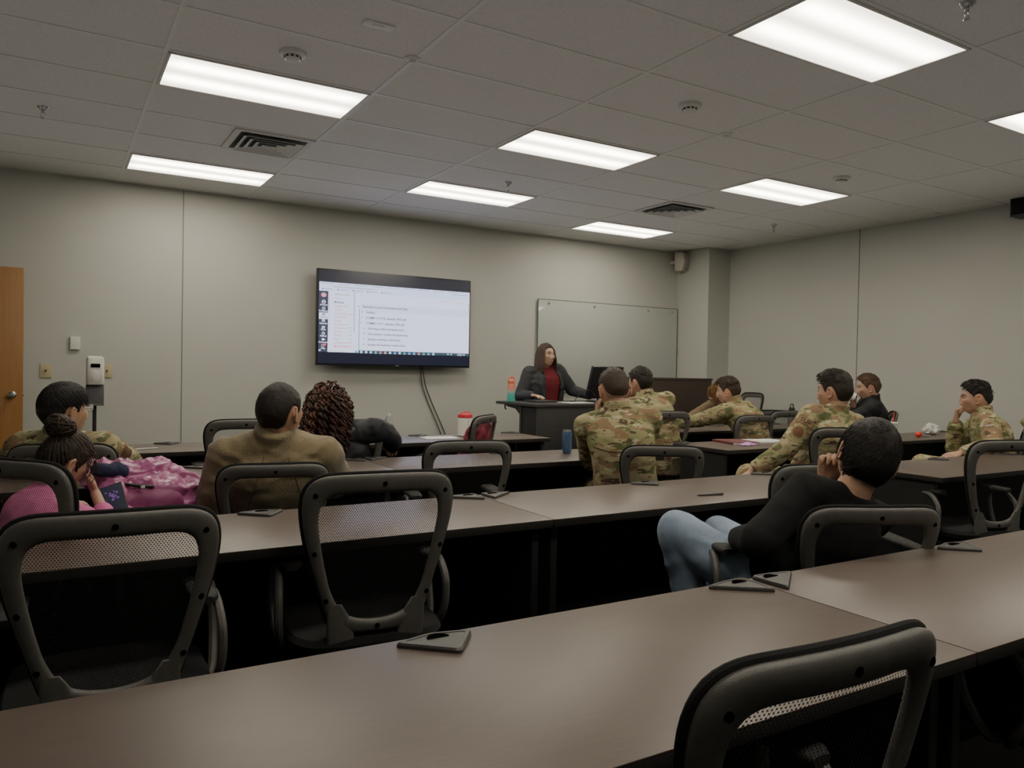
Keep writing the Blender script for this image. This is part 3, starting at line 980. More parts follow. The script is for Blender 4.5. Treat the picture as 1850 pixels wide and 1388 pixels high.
CHAIR_UP = ('back_frame', 'back_mesh', 'back_trim')
def make_chair():
    o = thing('office_chair', 'x', 'chair')
    half_out = [(0, 0), (.10, .001), (.17, .004), (.205, .018), (.225, .045), (.232, .085), (.228, .14), (.215, .21), (.196, .28), (.176, .35), (.156, .42), (.142, .46), (.12, .485), (0, .49)]
    half_in = [(0, .058), (.10, .058), (.15, .062), (.172, .078), (.182, .105), (.184, .14), (.174, .21), (.160, .28), (.143, .35), (.118, .405), (.085, .435), (.045, .447), (0, .45)]
    outl = closed_loop(half_out + [(-x, s) for x, s in half_out[-2:0:-1]], 120)
    inn = closed_loop(half_in + [(-x, s) for x, s in half_in[-2:0:-1]], 120)
    # start both loops at the top centre so that they pair up by angle
    def by_angle(q):
        c = A([0, .24]); a = np.arctan2(q[:, 0] - c[0], -(q[:, 1] - c[1])) % (2 * PI)
        k = np.argsort(a); a = a[k]; q = q[k]
        t = np.arange(120) * 2 * PI / 120
        return np.stack([np.interp(t, np.r_[a - 2 * PI, a, a + 2 * PI], np.r_[q[:, i], q[:, i], q[:, i]]) for i in range(2)], 1)
    outl, inn = by_angle(outl), by_angle(inn)
    prof = [(0, 0), (.02, -.38), (.08, -.66), (.20, -.88), (.38, -1), (.60, -1), (.78, -.86), (.91, -.62), (.98, -.32), (1, .0), (.98, .5), (.88, .9), (.6, 1), (.3, 1), (.1, .85), (.02, .5)]
    th = .014
    rings = []
    for t, d in prof:
        q = outl + (inn - outl) * t
        p = back_surface(q); p[:, 1] += d * th
        rings.append(p)
    n = 120; k = len(rings)
    m = MB()
    m.add(np.concatenate(rings), [(i * n + q, i * n + (q + 1) % n, ((i + 1) % k) * n + (q + 1) % n, ((i + 1) % k) * n + q) for i in range(k) for q in range(n)])
    # two broad struts from the foot of the frame down to the seat
    for s in (-1, 1):
        m.loft([((s * .128, -.213, .585), (.020, 0, 0), (0, .004, 0)), ((s * .118, -.208, .55), (.032, 0, 0), (0, .010, 0)), ((s * .110, -.204, .51), (.040, 0, 0), (0, .0125, 0)), ((s * .106, -.200, .46), (.042, 0, 0), (0, .014, 0)), ((s * .10, -.196, .42), (.040, 0, 0), (0, .016, 0)), ((s * .09, -.16, .395), (.036, 0, 0), (0, .022, .012)), ((s * .085, -.06, .39), (.034, 0, 0), (0, .01, .02))], 16, 4)
    fr = m.build('back_frame', 'chair_plastic', o, auto=75)
    # screw recesses
    for x, s in ((0, .030), (-.196, .06), (.196, .06), (-.192, .235), (.192, .235), (-.155, .38), (.155, .38), (0, .468)):
        p = back_surface(A([[x, s]]))[0]
        MB().lathe([(.001, 0), (.0075, 0), (.0075, .004), (.001, .004)], c=p + A([0, -th - .0015, 0]), rot=[[1, 0, 0], [0, 0, 1], [0, -1, 0]], n=12).build('screw', 'hole_black', fr)
    # mesh panel
    c = A([0, .25]); rows = []
    for t in np.linspace(0.0, 1.04, 9):
        rows.append(back_surface(c + (inn - c) * t) + A([0, .006, 0]))
    m = MB()
    m.add(np.concatenate(rows[1:]), [(i * n + q, i * n + (q + 1) % n, (i + 1) * n + (q + 1) % n, (i + 1) * n + q) for i in range(7) for q in range(n)] + [tuple(range(n))])
    m.build('back_mesh', 'chair_mesh', o, fix=False)
    p = back_surface(outl * A([1, 1]) + A([0, 0])); p[:, 1] += th * 1.0
    MB().tube(p, .0075, 8, closed=True).build('back_trim', 'chair_fabric', o)
    # seat
    m = MB()
    m.loft([((0, .02, .425), (.20, 0, 0), (0, .20, 0)), ((0, .02, .435), (.235, 0, 0), (0, .235, 0)), ((0, .02, .46), (.245, 0, 0), (0, .245, 0)), ((0, .02, .478), (.235, 0, 0), (0, .235, 0)), ((0, .02, .486), (.19, 0, 0), (0, .19, 0))], 40, 4)
    m.build('seat', 'chair_fabric', o)
    MB().box((0, 0, .40), (.26, .22, .05), .01).build('seat_plate', 'black_metal', o)
    for s in (-1, 1):
        a = MB()
        path = A([(.17 * s, .02, .415), (.235 * s, .02, .415), (.26 * s, .04, .44), (.268 * s, .09, .53), (.264 * s, .10, .64), (.262 * s, .06, .662), (.262 * s, -.02, .66), (.270 * s, -.085, .60), (.270 * s, -.08, .50), (.258 * s, -.03, .43), (.225 * s, -.01, .415)])
        t = np.linspace(0, len(path) - 1, 60)
        q = np.stack([np.interp(t, range(len(path)), path[:, i]) for i in range(3)], 1)
        for _ in range(6): q[1:-1] = (q[:-2] + 2 * q[1:-1] + q[2:]) / 4
        a.tube(q, .013, 8, flat=1.0)
        ar = a.build('armrest', 'chair_plastic', o)
        pd = MB()
        xs = .228 * s
        pd.loft([((xs, -.07, .672), (.020, 0, 0), (0, 0, .010)), ((xs, -.05, .674), (.034, 0, 0), (0, 0, .014)), ((xs, .07, .676), (.041, 0, 0), (0, 0, .015)), ((xs, .17, .678), (.040, 0, 0), (0, 0, .015)), ((xs, .205, .668), (.026, 0, 0), (0, 0, .010))], 20, 3)
        pd.build('arm_pad', 'arm_rubber', ar)
    MB().lathe([(.001, .11), (.03, .11), (.03, .26), (.02, .26), (.02, .38), (.001, .38)], n=16).build('gas_column', 'black_metal', o)
    for k in range(5):
        a = k * 2 * PI / 5 + .3
        ca, sa = math.cos(a), math.sin(a)
        l = MB().loft([((.02 * ca, .02 * sa, .12), (-sa * .03, ca * .03, 0), (0, 0, .025)), ((.16 * ca, .16 * sa, .105), (-sa * .024, ca * .024, 0), (0, 0, .017)), ((.30 * ca, .30 * sa, .075), (-sa * .018, ca * .018, 0), (0, 0, .012))], 12, 4).build('leg', 'black_plastic', o)
        w = MB()
        for s in (-1, 1):
            w.lathe([(.001, -.009), (.026, -.009), (.028, 0), (.026, .009), (.001, .009)], c=(.30 * ca - sa * .014 * s, .30 * sa + ca * .014 * s, .028), rot=[[ca, 0, -sa], [sa, 0, ca], [0, 1, 0]], n=16)
        w.tube([(.3 * ca, .3 * sa, .028), (.3 * ca, .3 * sa, .075)], .006, 8)
        w.build('caster', 'black_plastic', l)
    return o

# x, y, facing (degrees clockwise from the front wall), lowering, recline (deg), label
CHAIRS = [
    (.135, 2.27, 2, .02, 5, 'large empty black mesh-back chair at the lower left, below the pink jacket'),
    (.87, 2.40, 6, .0, 0, 'empty black mesh-back chair in the centre foreground, facing the television'),
    (.895, .905, 2, .032, 2, 'black chair back cut off at the bottom right corner, pushed under the nearest desk'),
    (1.86, 3.67, 12, .05, 0, 'empty black mesh-back chair between the man in fleece and the man with the blue can'),
    (1.02, 5.10, 2, .02, 0, 'empty black chair half hidden behind the man in the tan fleece'),
    (2.63, 5.22, -40, .03, 0, 'empty black chair turned sideways with red cloth showing through its mesh'),
    (6.02, 5.20, -4, .03, 0, 'empty black chair in front of the steel bottle and wipes at the front desk'),
    (3.04, 2.50, 14, .09, 0, 'empty black chair tucked in behind the man in the black sweater'),
    (4.50, 2.42, 16, .02, 0, 'empty black mesh-back chair at the right edge of the picture'),
    (7.62, 6.35, 215, .13, 0, 'low black chair back behind the wipes tub by the right wall'),
    (.86, 3.58, 10, .09, 6, 'black chair holding the man in the tan fleece'),
    (.10, 4.46, 12, .07, 4, 'black chair holding the man with glasses near the door'),
    (.07, 3.05, 48, .0, 0, 'black chair holding the little girl in pink'),
    (1.62, 4.86, 12, .06, 0, 'black chair holding the woman with reddish curly hair'),
    (3.05, 3.44, 32, .085, 4, 'black chair holding the camouflage man beside the blue can'),
    (4.34, 4.95, 10, .0, 0, 'black chair holding the camouflage man sitting before the dark wood cabinet'),
    (5.38, 4.98, 2, .05, 0, 'black chair holding the camouflage man who leans over an open folder'),
    (4.36, 3.20, 34, .0, 4, 'black chair holding the camouflage man whose sleeve patch reads SUP'),
    (7.02, 4.78, -40, .03, 0, 'black chair holding the man in black drinking from a mug'),
    (6.38, 3.20, -48, .03, 6, 'black chair holding the camouflage man with hand at chin'),
    (2.37, 1.77, 25, .08, 8, 'black chair holding the man in the black sweater and jeans'),
    (2.20, .94, 4, .0, 0, 'black chair pushed under the nearest desk, its arm just inside the right edge'),
    (7.47, 6.90, -78, -.08, 0, 'tall black chair near the right wall behind the curly-haired person'),
]

def chairs():
    base = make_chair()
    roots = [base] + [dup(base) for _ in CHAIRS[1:]]
    for o, (x, y, az, drop, rec, lab) in zip(roots, CHAIRS):
        o['label'] = lab; o['group'] = 'black mesh-back office chairs'
        o.location = (x, y, 0); o.rotation_euler = (0, 0, -R_(az))
        for c in o.children:
            st = c.name.split('.')[0]
            if st in ('leg', 'gas_column'): continue
            c.location = (0, 0, -drop)
            if 'sweater and jeans' in lab and st == 'armrest':
                sd_ = -1 if c.data.vertices[0].co.x < 0 else 1
                c.location = (.13 * sd_, .05, .075 - drop)
            if st in CHAIR_UP and rec:
                a = R_(rec); hy, hz = -.18, .42
                # lean back about the hinge under the seat
                c.rotation_euler = (a, 0, 0)
                c.location = (0, hy - (hy * math.cos(a) - hz * math.sin(a)), hz - (hy * math.sin(a) + hz * math.cos(a)) - drop)
    return roots
# ------------------------------------------------------------------ people
def nrm(v):
    v = A(v, float); return v / (np.linalg.norm(v) + 1e-12)

def az_vec(deg):
    a = R_(deg); return A([math.sin(a), math.cos(a), 0.])

# ---- head: sculpted from a sphere, local frame x right, y forward, z up (metres, skull centre at the origin)
def head_grid(fem=False, n=96, m=72, wide=1.0):
    el = np.linspace(-PI / 2 + .01, PI / 2 - .01, m); ph = np.arange(n) * 2 * PI / n
    E_, P_ = np.meshgrid(el, ph, indexing='ij')
    d = np.stack([np.cos(E_) * np.sin(P_), np.cos(E_) * np.cos(P_), np.sin(E_)], -1).reshape(-1, 3)
    p = d * A([.0755, .098, .116])
    x, y, z = p.T.copy()
    # cranium fuller at the back, jaw narrowing to the chin
    low = np.clip(-z / .116, 0, 1); up = np.clip(z / .116, 0, 1)
    x *= 1 - .20 * low ** 1.6 + .10 * np.sin(up * PI) ** 1.0
    back = np.clip(-y / .098, 0, 1)
    y -= .006 * back * np.sin(np.clip((z + .06) / .16, 0, 1) * PI)
    y += .055 * back * low ** 1.2                      # nape tucks in under the skull
    fr = np.clip(y / .098, 0, 1)
    y += .020 * np.clip(low - .25, 0, 1) * (fr > 0) * np.sqrt(fr)
    # square up the face a little
    x *= 1 + .08 * np.exp(-((z + .055) / .035) ** 2) * np.exp(-((y - .035) / .05) ** 2)
    p = np.stack([x, y, z], 1)
    def bump(c, sg, dv, sym=True):
        nonlocal p
        for s in ((1, -1) if sym and c[0] else (1,)):
            q = (p - A([c[0] * s, c[1], c[2]])) / A(sg)
            w = np.exp(-(q ** 2).sum(1))
            p = p + w[:, None] * A([dv[0] * s, dv[1], dv[2]])
    k = .8 if fem else 1.0
    bump((0, .098, -.104), (.024, .03, .016), (0, .013 * k, -.004))
    bump((.033, .085, .014), (.020, .03, .013), (0, -.013, 0))
    bump((.030, .092, .034), (.026, .03, .009), (0, .007 * k, 0))
    bump((0, .096, .012), (.010, .03, .024), (0, .010, 0))
    bump((0, .098, -.018), (.011, .035, .020), (0, .013, 0))
    bump((0, .110, -.030), (.012, .03, .010), (0, .008, 0))
    bump((.013, .10, -.034), (.008, .03, .009), (.003, .008, 0))
    bump((.050, .068, -.012), (.022, .03, .020), (.005, .005, 0))
    bump((.042, .07, -.060), (.022, .03, .022), (-.004, -.005, 0))
    bump((0, .092, -.060), (.020, .03, .006), (0, .007, 0))
    bump((0, .092, -.074), (.018, .03, .007), (0, .007, 0))
    bump((0, .098, -.067), (.023, .03, .003), (0, -.005, 0))
    bump((0, .094, -.086), (.018, .03, .006), (0, -.005, 0))
    bump((.055, .02, -.075), (.02, .03, .02), (.004 * k, 0, 0))
    p[:, 0] *= wide
    f = [(i * n + q, i * n + (q + 1) % n, (i + 1) * n + (q + 1) % n, (i + 1) * n + q) for i in range(m - 1) for q in range(n)]
    f += [tuple(range(n))[::-1], tuple((m - 1) * n + q for q in range(n))]
    return p, f, n, m

HEADS = {}
def get_head(fem, wide=1.0):
    k = (fem, wide)
    if k not in HEADS: HEADS[k] = head_grid(fem, wide=wide)
    return HEADS[k]

def ear_soup(mb, T, s):
    """one ear at side s; T maps head-local to world"""
    c = A([.077 * s, -.008, -.008])
    a = np.linspace(0, 2 * PI, 20, endpoint=False)
    loop = []
    for t in a:
        yy, zz = .017 * math.sin(t), .029 * math.cos(t)
        if zz < 0: yy *= .75
        loop.append(c + A([s * (.008 + (.006 if yy < 0 else 0) - yy * .35), yy - zz * -.18, zz]))
    mb.tube(T(A(loop)), .0048, 8, closed=True)
    q = np.stack([T(A([c + A([s * .004, 0, .0])]))[0]] * 1)
    ax = T(A([c + A([1, 0, 0]), c + A([0, 1, 0]), c + A([0, 0, 1])])) - T(A([c]))
    mb.ball(q[0], (.006, .015, .025), 14, 10, axes=ax / np.linalg.norm(ax[0]))
    mb.ball(T(A([c + A([s * .004, .010, -.030])]))[0], .0075, 10, 8)

# hairline height as a function of the angle from the face
def hairline(al, style):
    xs = [0, .45, .75, .95, 1.12, 1.25, 1.5, 1.75, 1.95, 2.2, 2.6, PI]
    zs = dict(short=[.074, .070, .052, .030, .012, -.012, .016, .024, .005, -.050, -.072, -.078],
              fade=[.080, .074, .056, .036, .022, .005, .024, .030, .020, -.020, -.045, -.050],
              boyish=[.072, .064, .046, .028, .010, -.010, .018, .028, .008, -.055, -.088, -.094],
              full=[.060, .050, .030, .015, -.010, -.035, -.005, .000, -.03, -.075, -.092, -.098])[style]
    return np.interp(al, xs, zs)

class Person:
    pass

def finger_chain(mb, base, d, nrmv, lens, rads, curls, side):
    p = A(base, float); d = nrm(d)
    for L, r0, r1, c in zip(lens, rads[:-1], rads[1:], curls):
        ax = nrm(np.cross(nrmv, d))
        # rotate towards the palm (opposite the back-of-hand normal)
        a = R_(c)
        d = nrm(d * math.cos(a) - nrmv * math.sin(a)); nrmv = nrm(np.cross(d, ax)) * -1 if False else nrm(nrmv - d * (nrmv @ d))
        q = p + d * L
        mb.cap(p, q, r0, r1, 10)
        p = q
    return p

def hand(mb, wrist, fdir, back, side, s=1.0, curl=(35, 45, 30), thumb=30, spread=1.0):
    """back = direction out of the back of the hand; side +1 right hand, -1 left hand"""
    f = nrm(fdir); b = nrm(A(back) - f * (A(back) @ f))
    x = np.cross(f, b) * side         # towards the thumb side is -x for neither: resolved below
    th = -x                           # thumb side
    w = A(wrist)
    pl = .088 * s
    mb.loft([(w - f * .02 * s, th * .026 * s, b * .019 * s), (w, th * .027 * s, b * .018 * s), (w + f * .035 * s, th * .036 * s, b * .016 * s), (w + f * .07 * s, th * .041 * s, b * .0145 * s), (w + f * pl, th * .039 * s, b * .011 * s)], 20, 2.6)
    mb.ball(w + f * .035 * s + th * .026 * s - b * .010 * s, A([.017, .026, .015]) * s, 12, 8, axes=[th, f, b])
    tips = []
    for k, (off, L) in enumerate(((.030, .072), (.0105, .080), (-.0095, .074), (-.0285, .058))):
        base = w + f * (pl - .006 * s - (.006 * s if k == 3 else 0)) + th * off * s
        d = nrm(f + th * off * 2.2 * spread)
        c = A(curl) * (1 + .08 * k)
        tips.append(finger_chain(mb, base, d, b, [L * .47 * s, L * .30 * s, L * .25 * s], [.0095 * s, .0088 * s, .0080 * s, .0066 * s], c, side))
    base = w + f * .022 * s + th * .028 * s - b * .006 * s
    d = nrm(f * .75 + th * .75 - b * .25)
    q = base + d * .042 * s
    mb.cap(base, q, .0135 * s, .0105 * s, 10)
    d2 = nrm(f * 1.0 + th * (.45 - thumb / 70) - b * .35)
    q2 = q + d2 * .032 * s; mb.cap(q, q2, .0105 * s, .0095 * s, 10)
    d3 = nrm(f * 1.0 + th * (.25 - thumb / 45) - b * .45)
    mb.cap(q2, q2 + d3 * .026 * s, .0095 * s, .0075 * s, 10)

def ik(S, W, l1, l2, hint):
    S, W = A(S, float), A(W, float)
    d = W - S; L = np.linalg.norm(d)
    mx = (l1 + l2) * .995
    if L > mx:
        W = S + d / L * mx; d = W - S; L = mx
    u = d / L
    a = (l1 * l1 - l2 * l2 + L * L) / (2 * L)
    h = math.sqrt(max(l1 * l1 - a * a, 0))
    k = A(hint, float); k = nrm(k - u * (k @ u))
    return S + u * a + k * h, W

def build_person(name, label, P):
    """P: dict of pose and dress; everything in world metres, angles in degrees"""
    s = P.get('s', 1.0)
    az = P['az']; F = az_vec(az); Rt = A([F[1], -F[0], 0]); U = A([0, 0, 1.])
    pel = A(P['pelvis'], float); hc = A(P['head'], float)
    haz, hp, hr = P.get('hrot', (az, 0, 0))
    hs = P.get('hs', 1.05) * (s if s < .9 else 1)
    # head frame
    a, b = R_(haz), R_(hp)
    Hf = A([math.sin(a) * math.cos(b), math.cos(a) * math.cos(b), math.sin(b)])
    Hr = A([math.cos(a), -math.sin(a), 0.]); Hu = np.cross(Hr, Hf)
    c, sn = math.cos(R_(hr)), math.sin(R_(hr))
    Hr, Hu = Hr * c - Hu * sn, Hu * c + Hr * sn
    HM = np.stack([Hr, Hf, Hu])
    T = lambda q: hc + (A(q) * hs) @ HM
    # neck base sits below and slightly behind the skull centre
    sd0 = nrm(hc - pel)
    nb = hc - nrm(Hu * .5 + sd0 * .8 + U * .3) * P.get('neckl', .122) * hs - Hf * .022 * hs
    if 'neck' in P: nb = A(P['neck'], float)
    spine = nb - pel; SL = np.linalg.norm(spine); sd = spine / SL
    bend = P.get('bend', .03) * s
    tw = P.get('twist', 0)
    Fs = az_vec(az + tw); Rs = A([Fs[1], -Fs[0], 0])
    Rs = nrm(Rs + U * P.get('tilt', 0)); Rs = nrm(Rs - sd * (Rs @ sd) * .7)
    Fs2 = nrm(np.cross(sd, Rs)); Fs2 = -Fs2 if Fs2 @ Fs < 0 else Fs2
    def sp(t):
        return pel + spine * t - Fs2 * bend * math.sin(PI * np.clip(t, 0, 1))
    wd = P.get('wide', 1.0); dp = P.get('deep', 1.0)
    prof = P.get('torso') or [(-.20, .13, .095), (-.08, .165, .118), (.08, .168, .122), (.30, .150, .112), (.48, .155, .115), (.66, .168, .120), (.80, .165, .110), (.90, .130, .088), (.99, .070, .062)]
    tor = [(sp(t), rx, ry, (1 - np.clip(t, 0, 1)), ) for t, rx, ry in prof]
    def torso(mb, inf, cut=1.1):
        secs = []
        for (t, rx, ry) in prof:
            if t > cut: break
            k = np.clip(t, 0, 1)
            X = nrm(Rt * (1 - k) + Rs * k); Y = nrm(np.cross(sd, X)); Y = Y if Y @ F > -.5 else -Y
            secs.append((sp(t), X * (rx * s * wd + inf), Y * (ry * s * dp + inf)))
        mb.loft(secs, 28, 2.5)
    shw = P.get('shw', .185) * s * wd
    sh = {}
    for sgn, nm in ((1, 'R'), (-1, 'L')):
        drop = P.get('shdrop', {}).get(nm, .045)
        sh[nm] = sp(1.0) + Rs * sgn * shw - sd * drop * s + A(P.get('shoff', {}).get(nm, (0, 0, 0)))
    l1, l2 = .285 * s, .255 * s
    arm = {}
    for nm in 'RL':
        W, hint = P['arm' + nm][:2]
        if W[0] == 'H': W = T(A([W[1]]))[0]
        arm[nm] = ik(sh[nm], W, l1, l2, hint)
    hip = {nm: pel + Rt * sgn * .088 * s - U * .02 for sgn, nm in ((1, 'R'), (-1, 'L'))}
    kn, an = {}, {}
    for sgn, nm in ((1, 'R'), (-1, 'L')):
        kn[nm] = A(P.get('knee' + nm, hip[nm] + F * .41 * s + Rt * sgn * .05 + U * .01), float)
        an[nm] = A(P.get('ankle' + nm, A([kn[nm][0], kn[nm][1], .10]) - F * .03), float)
    r = thing(name, label, 'person', (pel[0], pel[1], 0), group=P.get('group'))
    off = A([pel[0], pel[1], 0.])

    # ---------------------------------------------------------- body
    hv, hf, hn, hm = get_head(P.get('fem', False), P.get('face_wide', 1.0))
    mb = MB()
    mb.add(T(hv), hf)
    for sgn in (1, -1): ear_soup(mb, T, sgn)
    nr = P.get('neckr', .058) * (hs / 1.05)
    ntop = hc - Hu * .06 * hs - Hf * .022 * hs
    mb.loft([(nb - sd * .05 * s, Rs * nr * 1.35, Fs2 * nr * 1.3), (nb, Rs * nr * 1.12, Fs2 * nr * 1.1), (nb * .5 + ntop * .5, Hr * nr, Hf * nr), (ntop, Hr * nr * .98, Hf * nr * .98), (ntop + Hu * .03, Hr * nr * .8, Hf * nr * .8)], 22, 2)
    torso(mb, -.008)
    for sgn, nm in ((1, 'R'), (-1, 'L')):
        mb.cap(nb - sd * .075 * s + Rs * sgn * .03 * s, sh[nm] - sd * .012, .036 * s, .044 * s)
        E, W = arm[nm]
        mb.cap(sh[nm], E, .046 * s, .038 * s); mb.cap(E, W, .038 * s, .027 * s)
        mb.cap(hip[nm], kn[nm], .080 * s, .055 * s); mb.cap(kn[nm], an[nm], .055 * s, .038 * s)
        ex = P['arm' + nm][2] if len(P['arm' + nm]) > 2 else {}
        fd = nrm(ex.get('dir', nrm(W - E)))
        bk = ex.get('back', nrm(U + F * .2))
        if 'hdir' in ex: fd = nrm(A(ex['hdir']) @ HM); bk = nrm(A(ex['hback']) @ HM)
        hand(mb, W + nrm(W - E) * .012, fd, bk, sgn, s * P.get('hands', 1.0), ex.get('curl', (30, 40, 25)), ex.get('thumb', 20), ex.get('spread', 1))
        ff = A(P.get('foot' + nm, F), float)
        mb.cap(an[nm] - U * .045, an[nm] - U * .062 + nrm(ff) * .12 * s, .030 * s, .020 * s)
    vox = P.get('vox', .0048)
    v, f = remesh(mb, vox)
    loc = ((v - hc) @ HM.T) / hs
    inhead = (np.abs(loc[:, 0]) < .11) & (np.abs(loc[:, 1]) < .14) & (loc[:, 2] > -.125) & (loc[:, 2] < .14)
    dh = np.minimum(np.linalg.norm(v - arm['R'][1], axis=1), np.linalg.norm(v - arm['L'][1], axis=1))
    w = np.where(inhead & (loc[:, 2] > -.10), .25, 1.0); w = np.where(dh < .17 * s, .30, w)
    v = relax(v, f, 5, w)
    # bring back the facial detail the union softened
    bv = BVHTree.FromPolygons([Vector(q) for q in T(hv)], [list(q) for q in hf])
    idx = np.where(inhead & (loc[:, 1] > .02) & (loc[:, 2] > -.105))[0]
    for i in idx:
        co, _, _, dist = bv.find_nearest(Vector(v[i]), .009)
        if co is not None: v[i] = co
    loc = ((v - hc) @ HM.T) / hs
    sk = A(P.get('skin', (.46, .25, .17)))
    col = np.tile(sk, (len(v), 1))
    x, y, z = loc.T
    g = lambda cx, cy, cz, sx, sy, sz: np.exp(-(((np.abs(x) - cx) / sx) ** 2 + ((y - cy) / sy) ** 2 + ((z - cz) / sz) ** 2))
    def tint(wt, c, k):
        nonlocal col
        col = col + (A(c) - col) * (np.clip(wt, 0, 1) * k)[:, None]
    hd = inhead.astype(float)
    tint(g(0, .10, -.067, .022, .04, .010) * hd, P.get('lips', (.32, .10, .085)), .95)
    tint(g(.045, .07, -.022, .025, .04, .022) * hd, (sk[0] * 1.02, sk[1] * .78, sk[2] * .72), .35)
    tint(g(0, .12, -.028, .014, .03, .012) * hd, (sk[0] * 1.02, sk[1] * .8, sk[2] * .75), .35)
    tint(g(.08, -.01, -.005, .012, .025, .04) * hd, (sk[0] * 1.02, sk[1] * .72, sk[2] * .66), .8)
    brow = P.get('brow', (.05, .03, .02))
    tint(g(.032, .095, .036, .021, .035, .0055) * hd * 1.6, brow, .9)
    tint(g(.033, .09, .016, .018, .035, .0055) * hd * 1.5, (.05, .03, .025), .8)
    hcol = A(P.get('hair_col', (.02, .013, .009)))
    al = np.arctan2(np.abs(x), y)
    st = P.get('stubble')
    if st:
        zl = hairline(al, st[0]) - .006
        m_ = np.clip((z - zl) / .018, 0, 1) * hd * (np.hypot(x, y) > 0) * (np.abs(x) < .082)
        tint(m_, hcol * .6 + sk * .25, st[1])
    if P.get('beard'):
        bm = np.clip((-.045 - z) / .02, 0, 1) * np.clip((y + .0) / .03, 0, 1) * hd
        tint(bm, hcol * .5 + sk * .4, P['beard'])
    if P.get('moustache'):
        tint(g(0, .105, -.050, .024, .03, .006) * hd * 1.3, hcol, .7)
    qmesh('body', v - off, f, 'skin', r, col)
    # eyes
    if P.get('eyes', True):
        for sgn in (1, -1):
            e = MB()
            c0 = A([.0325 * sgn, .0765, .0135])
            ax = HM
            e.ball(T(A([c0]))[0], A([.0125, .0118, .0098]) * hs, 16, 12, axes=ax)
            e2 = T(A([c0 + A([0, .0088, -.0005])]))[0]
            e.ball(e2, A([.0066, .0042, .0062]) * hs, 12, 8, mi=1, axes=ax)
            e.build('eye', ['eye_white', 'eye_iris'], r, off=off)

    # ---------------------------------------------------------- clothes
    def fold(v, n, amp, sc=(9, 9, 20), seed=1):
        q = v * A(sc)
        wv = np.stack([vnoise(v * 5, seed + 5), vnoise(v * 5, seed + 6), vnoise(v * 5, seed + 7)], 1)
        q = q + wv * 1.3
        a1 = 1 - np.abs(vnoise(q, seed)) * 2
        a2 = vnoise(q * 2.3, seed + 1)
        a3 = vnoise(v * 6, seed + 2)
        return v + n * (amp * (a1 * .6 + a2 * .35 + a3 * .5))[:, None]
    seed = P.get('seed', 1)
    def garment(nm, mb, mat, vox, it, amp, sc=(9, 9, 20)):
        v, f = remesh(mb, vox)
        v = relax(v, f, it)
        v = fold(v, vnormals(v, f), amp, sc, seed)
        v = relax(v, f, 1)
        return qmesh(nm, v - off, f, mat, r), v, f
    def top_soup(inf, sl, collar, coff=0., hem=True):
        mb = MB()
        torso(mb, inf)
        for sgn, nm in ((1, 'R'), (-1, 'L')):
            E, W = arm[nm]
            mb.cap(nb - sd * .030 * s + Rs * sgn * .030 * s, sh[nm] - sd * .004, .052 * s + inf, .050 * s + inf)
            mb.cap(sh[nm], E, .054 * s + inf, .045 * s + inf)
            We = E + (W - E) * sl
            d = nrm(W - E)
            mb.loft([(E - d * .02, *[q * (.044 * s + inf) for q in perp(d)]), (E + (We - E) * .5, *[q * (.040 * s + inf) for q in perp(d)]), (We - d * .015, *[q * (.032 * s + inf) for q in perp(d)]), (We, *[q * (.031 * s + inf * .8) for q in perp(d)])], 20, 2)
            mb.ball(E, .046 * s + inf)
        if collar:
            cu = nrm(sd * .6 + Hu * .5)
            ro, hgt = collar
            mb.loft([(nb - cu * .045 * s - Fs2 * coff, Rs * (ro + .012), Fs2 * (ro + .012)), (nb + cu * hgt * .4 - Fs2 * coff, Rs * ro, Fs2 * ro), (nb + cu * hgt - Fs2 * (coff + .004), Rs * (ro - .004), Fs2 * (ro - .002))], 24, 2)
        return mb
    def perp(d):
        a = nrm(np.cross(d, A([.3, .2, 1.]))); return a, np.cross(d, a)
    info = dict(root=r, off=off, T=T, HM=HM, hc=hc, hs=hs, arm=arm, sh=sh, nb=nb, sd=sd, Rs=Rs, Fs=Fs2, s=s, sp=sp)
    g_ = P['top']
    mb = top_soup(g_.get('inf', .016), g_.get('sleeve', .97), g_.get('collar'), g_.get('coff', 0))
    if g_.get('extra'): g_['extra'](mb, info)
    ob, tv, tf = garment(g_.get('name', 'jacket'), mb, g_['mat'], g_.get('vox', .0075), g_.get('it', 6), g_.get('amp', .006), g_.get('sc', (9, 9, 20)))
    info['top'] = (tv, tf)
    # trousers and shoes
    mb = MB(); lg = P.get('legs', {}); inf = lg.get('inf', .016)
    mb.loft([(sp(-.20), Rt * (.135 * s * wd + inf), F * (.10 * s + inf)), (sp(-.05), Rt * (.168 * s * wd + inf), F * (.122 * s * dp + inf)), (sp(.10), Rt * (.166 * s * wd + inf * .6), F * (.122 * s * dp + inf * .6))], 24, 2.5)
    for nm in 'RL':
        mb.cap(hip[nm], kn[nm], .086 * s * lg.get('fat', 1) + inf * .6, .058 * s + inf); mb.cap(kn[nm], an[nm] + U * .03, .058 * s + inf, .046 * s + inf)
    garment('trousers', mb, lg.get('mat', 'black_jacket'), .009, 5, .006, (9, 9, 14))
    for nm in 'RL':
        ff = nrm(A(P.get('foot' + nm, F), float)); side = np.cross(ff, U)
        an_ = an[nm]
        m = MB(); z = an_[2] - .10
        b0 = A([an_[0], an_[1], z])
        m.loft([(b0 - ff * .07 + U * .045, side * .022, U * .040), (b0 - ff * .055 + U * .05, side * .036, U * .049), (b0 + ff * .02 + U * .05, side * .040, U * .05), (b0 + ff * .09 + U * .038, side * .046, U * .037), (b0 + ff * .16 + U * .028, side * .044, U * .027), (b0 + ff * .195 + U * .022, side * .028, U * .018)], 20, 2.6)
        m.cap(an_ - U * .02, an_ + U * .05, .046 * s + .006, .044 * s + .006)
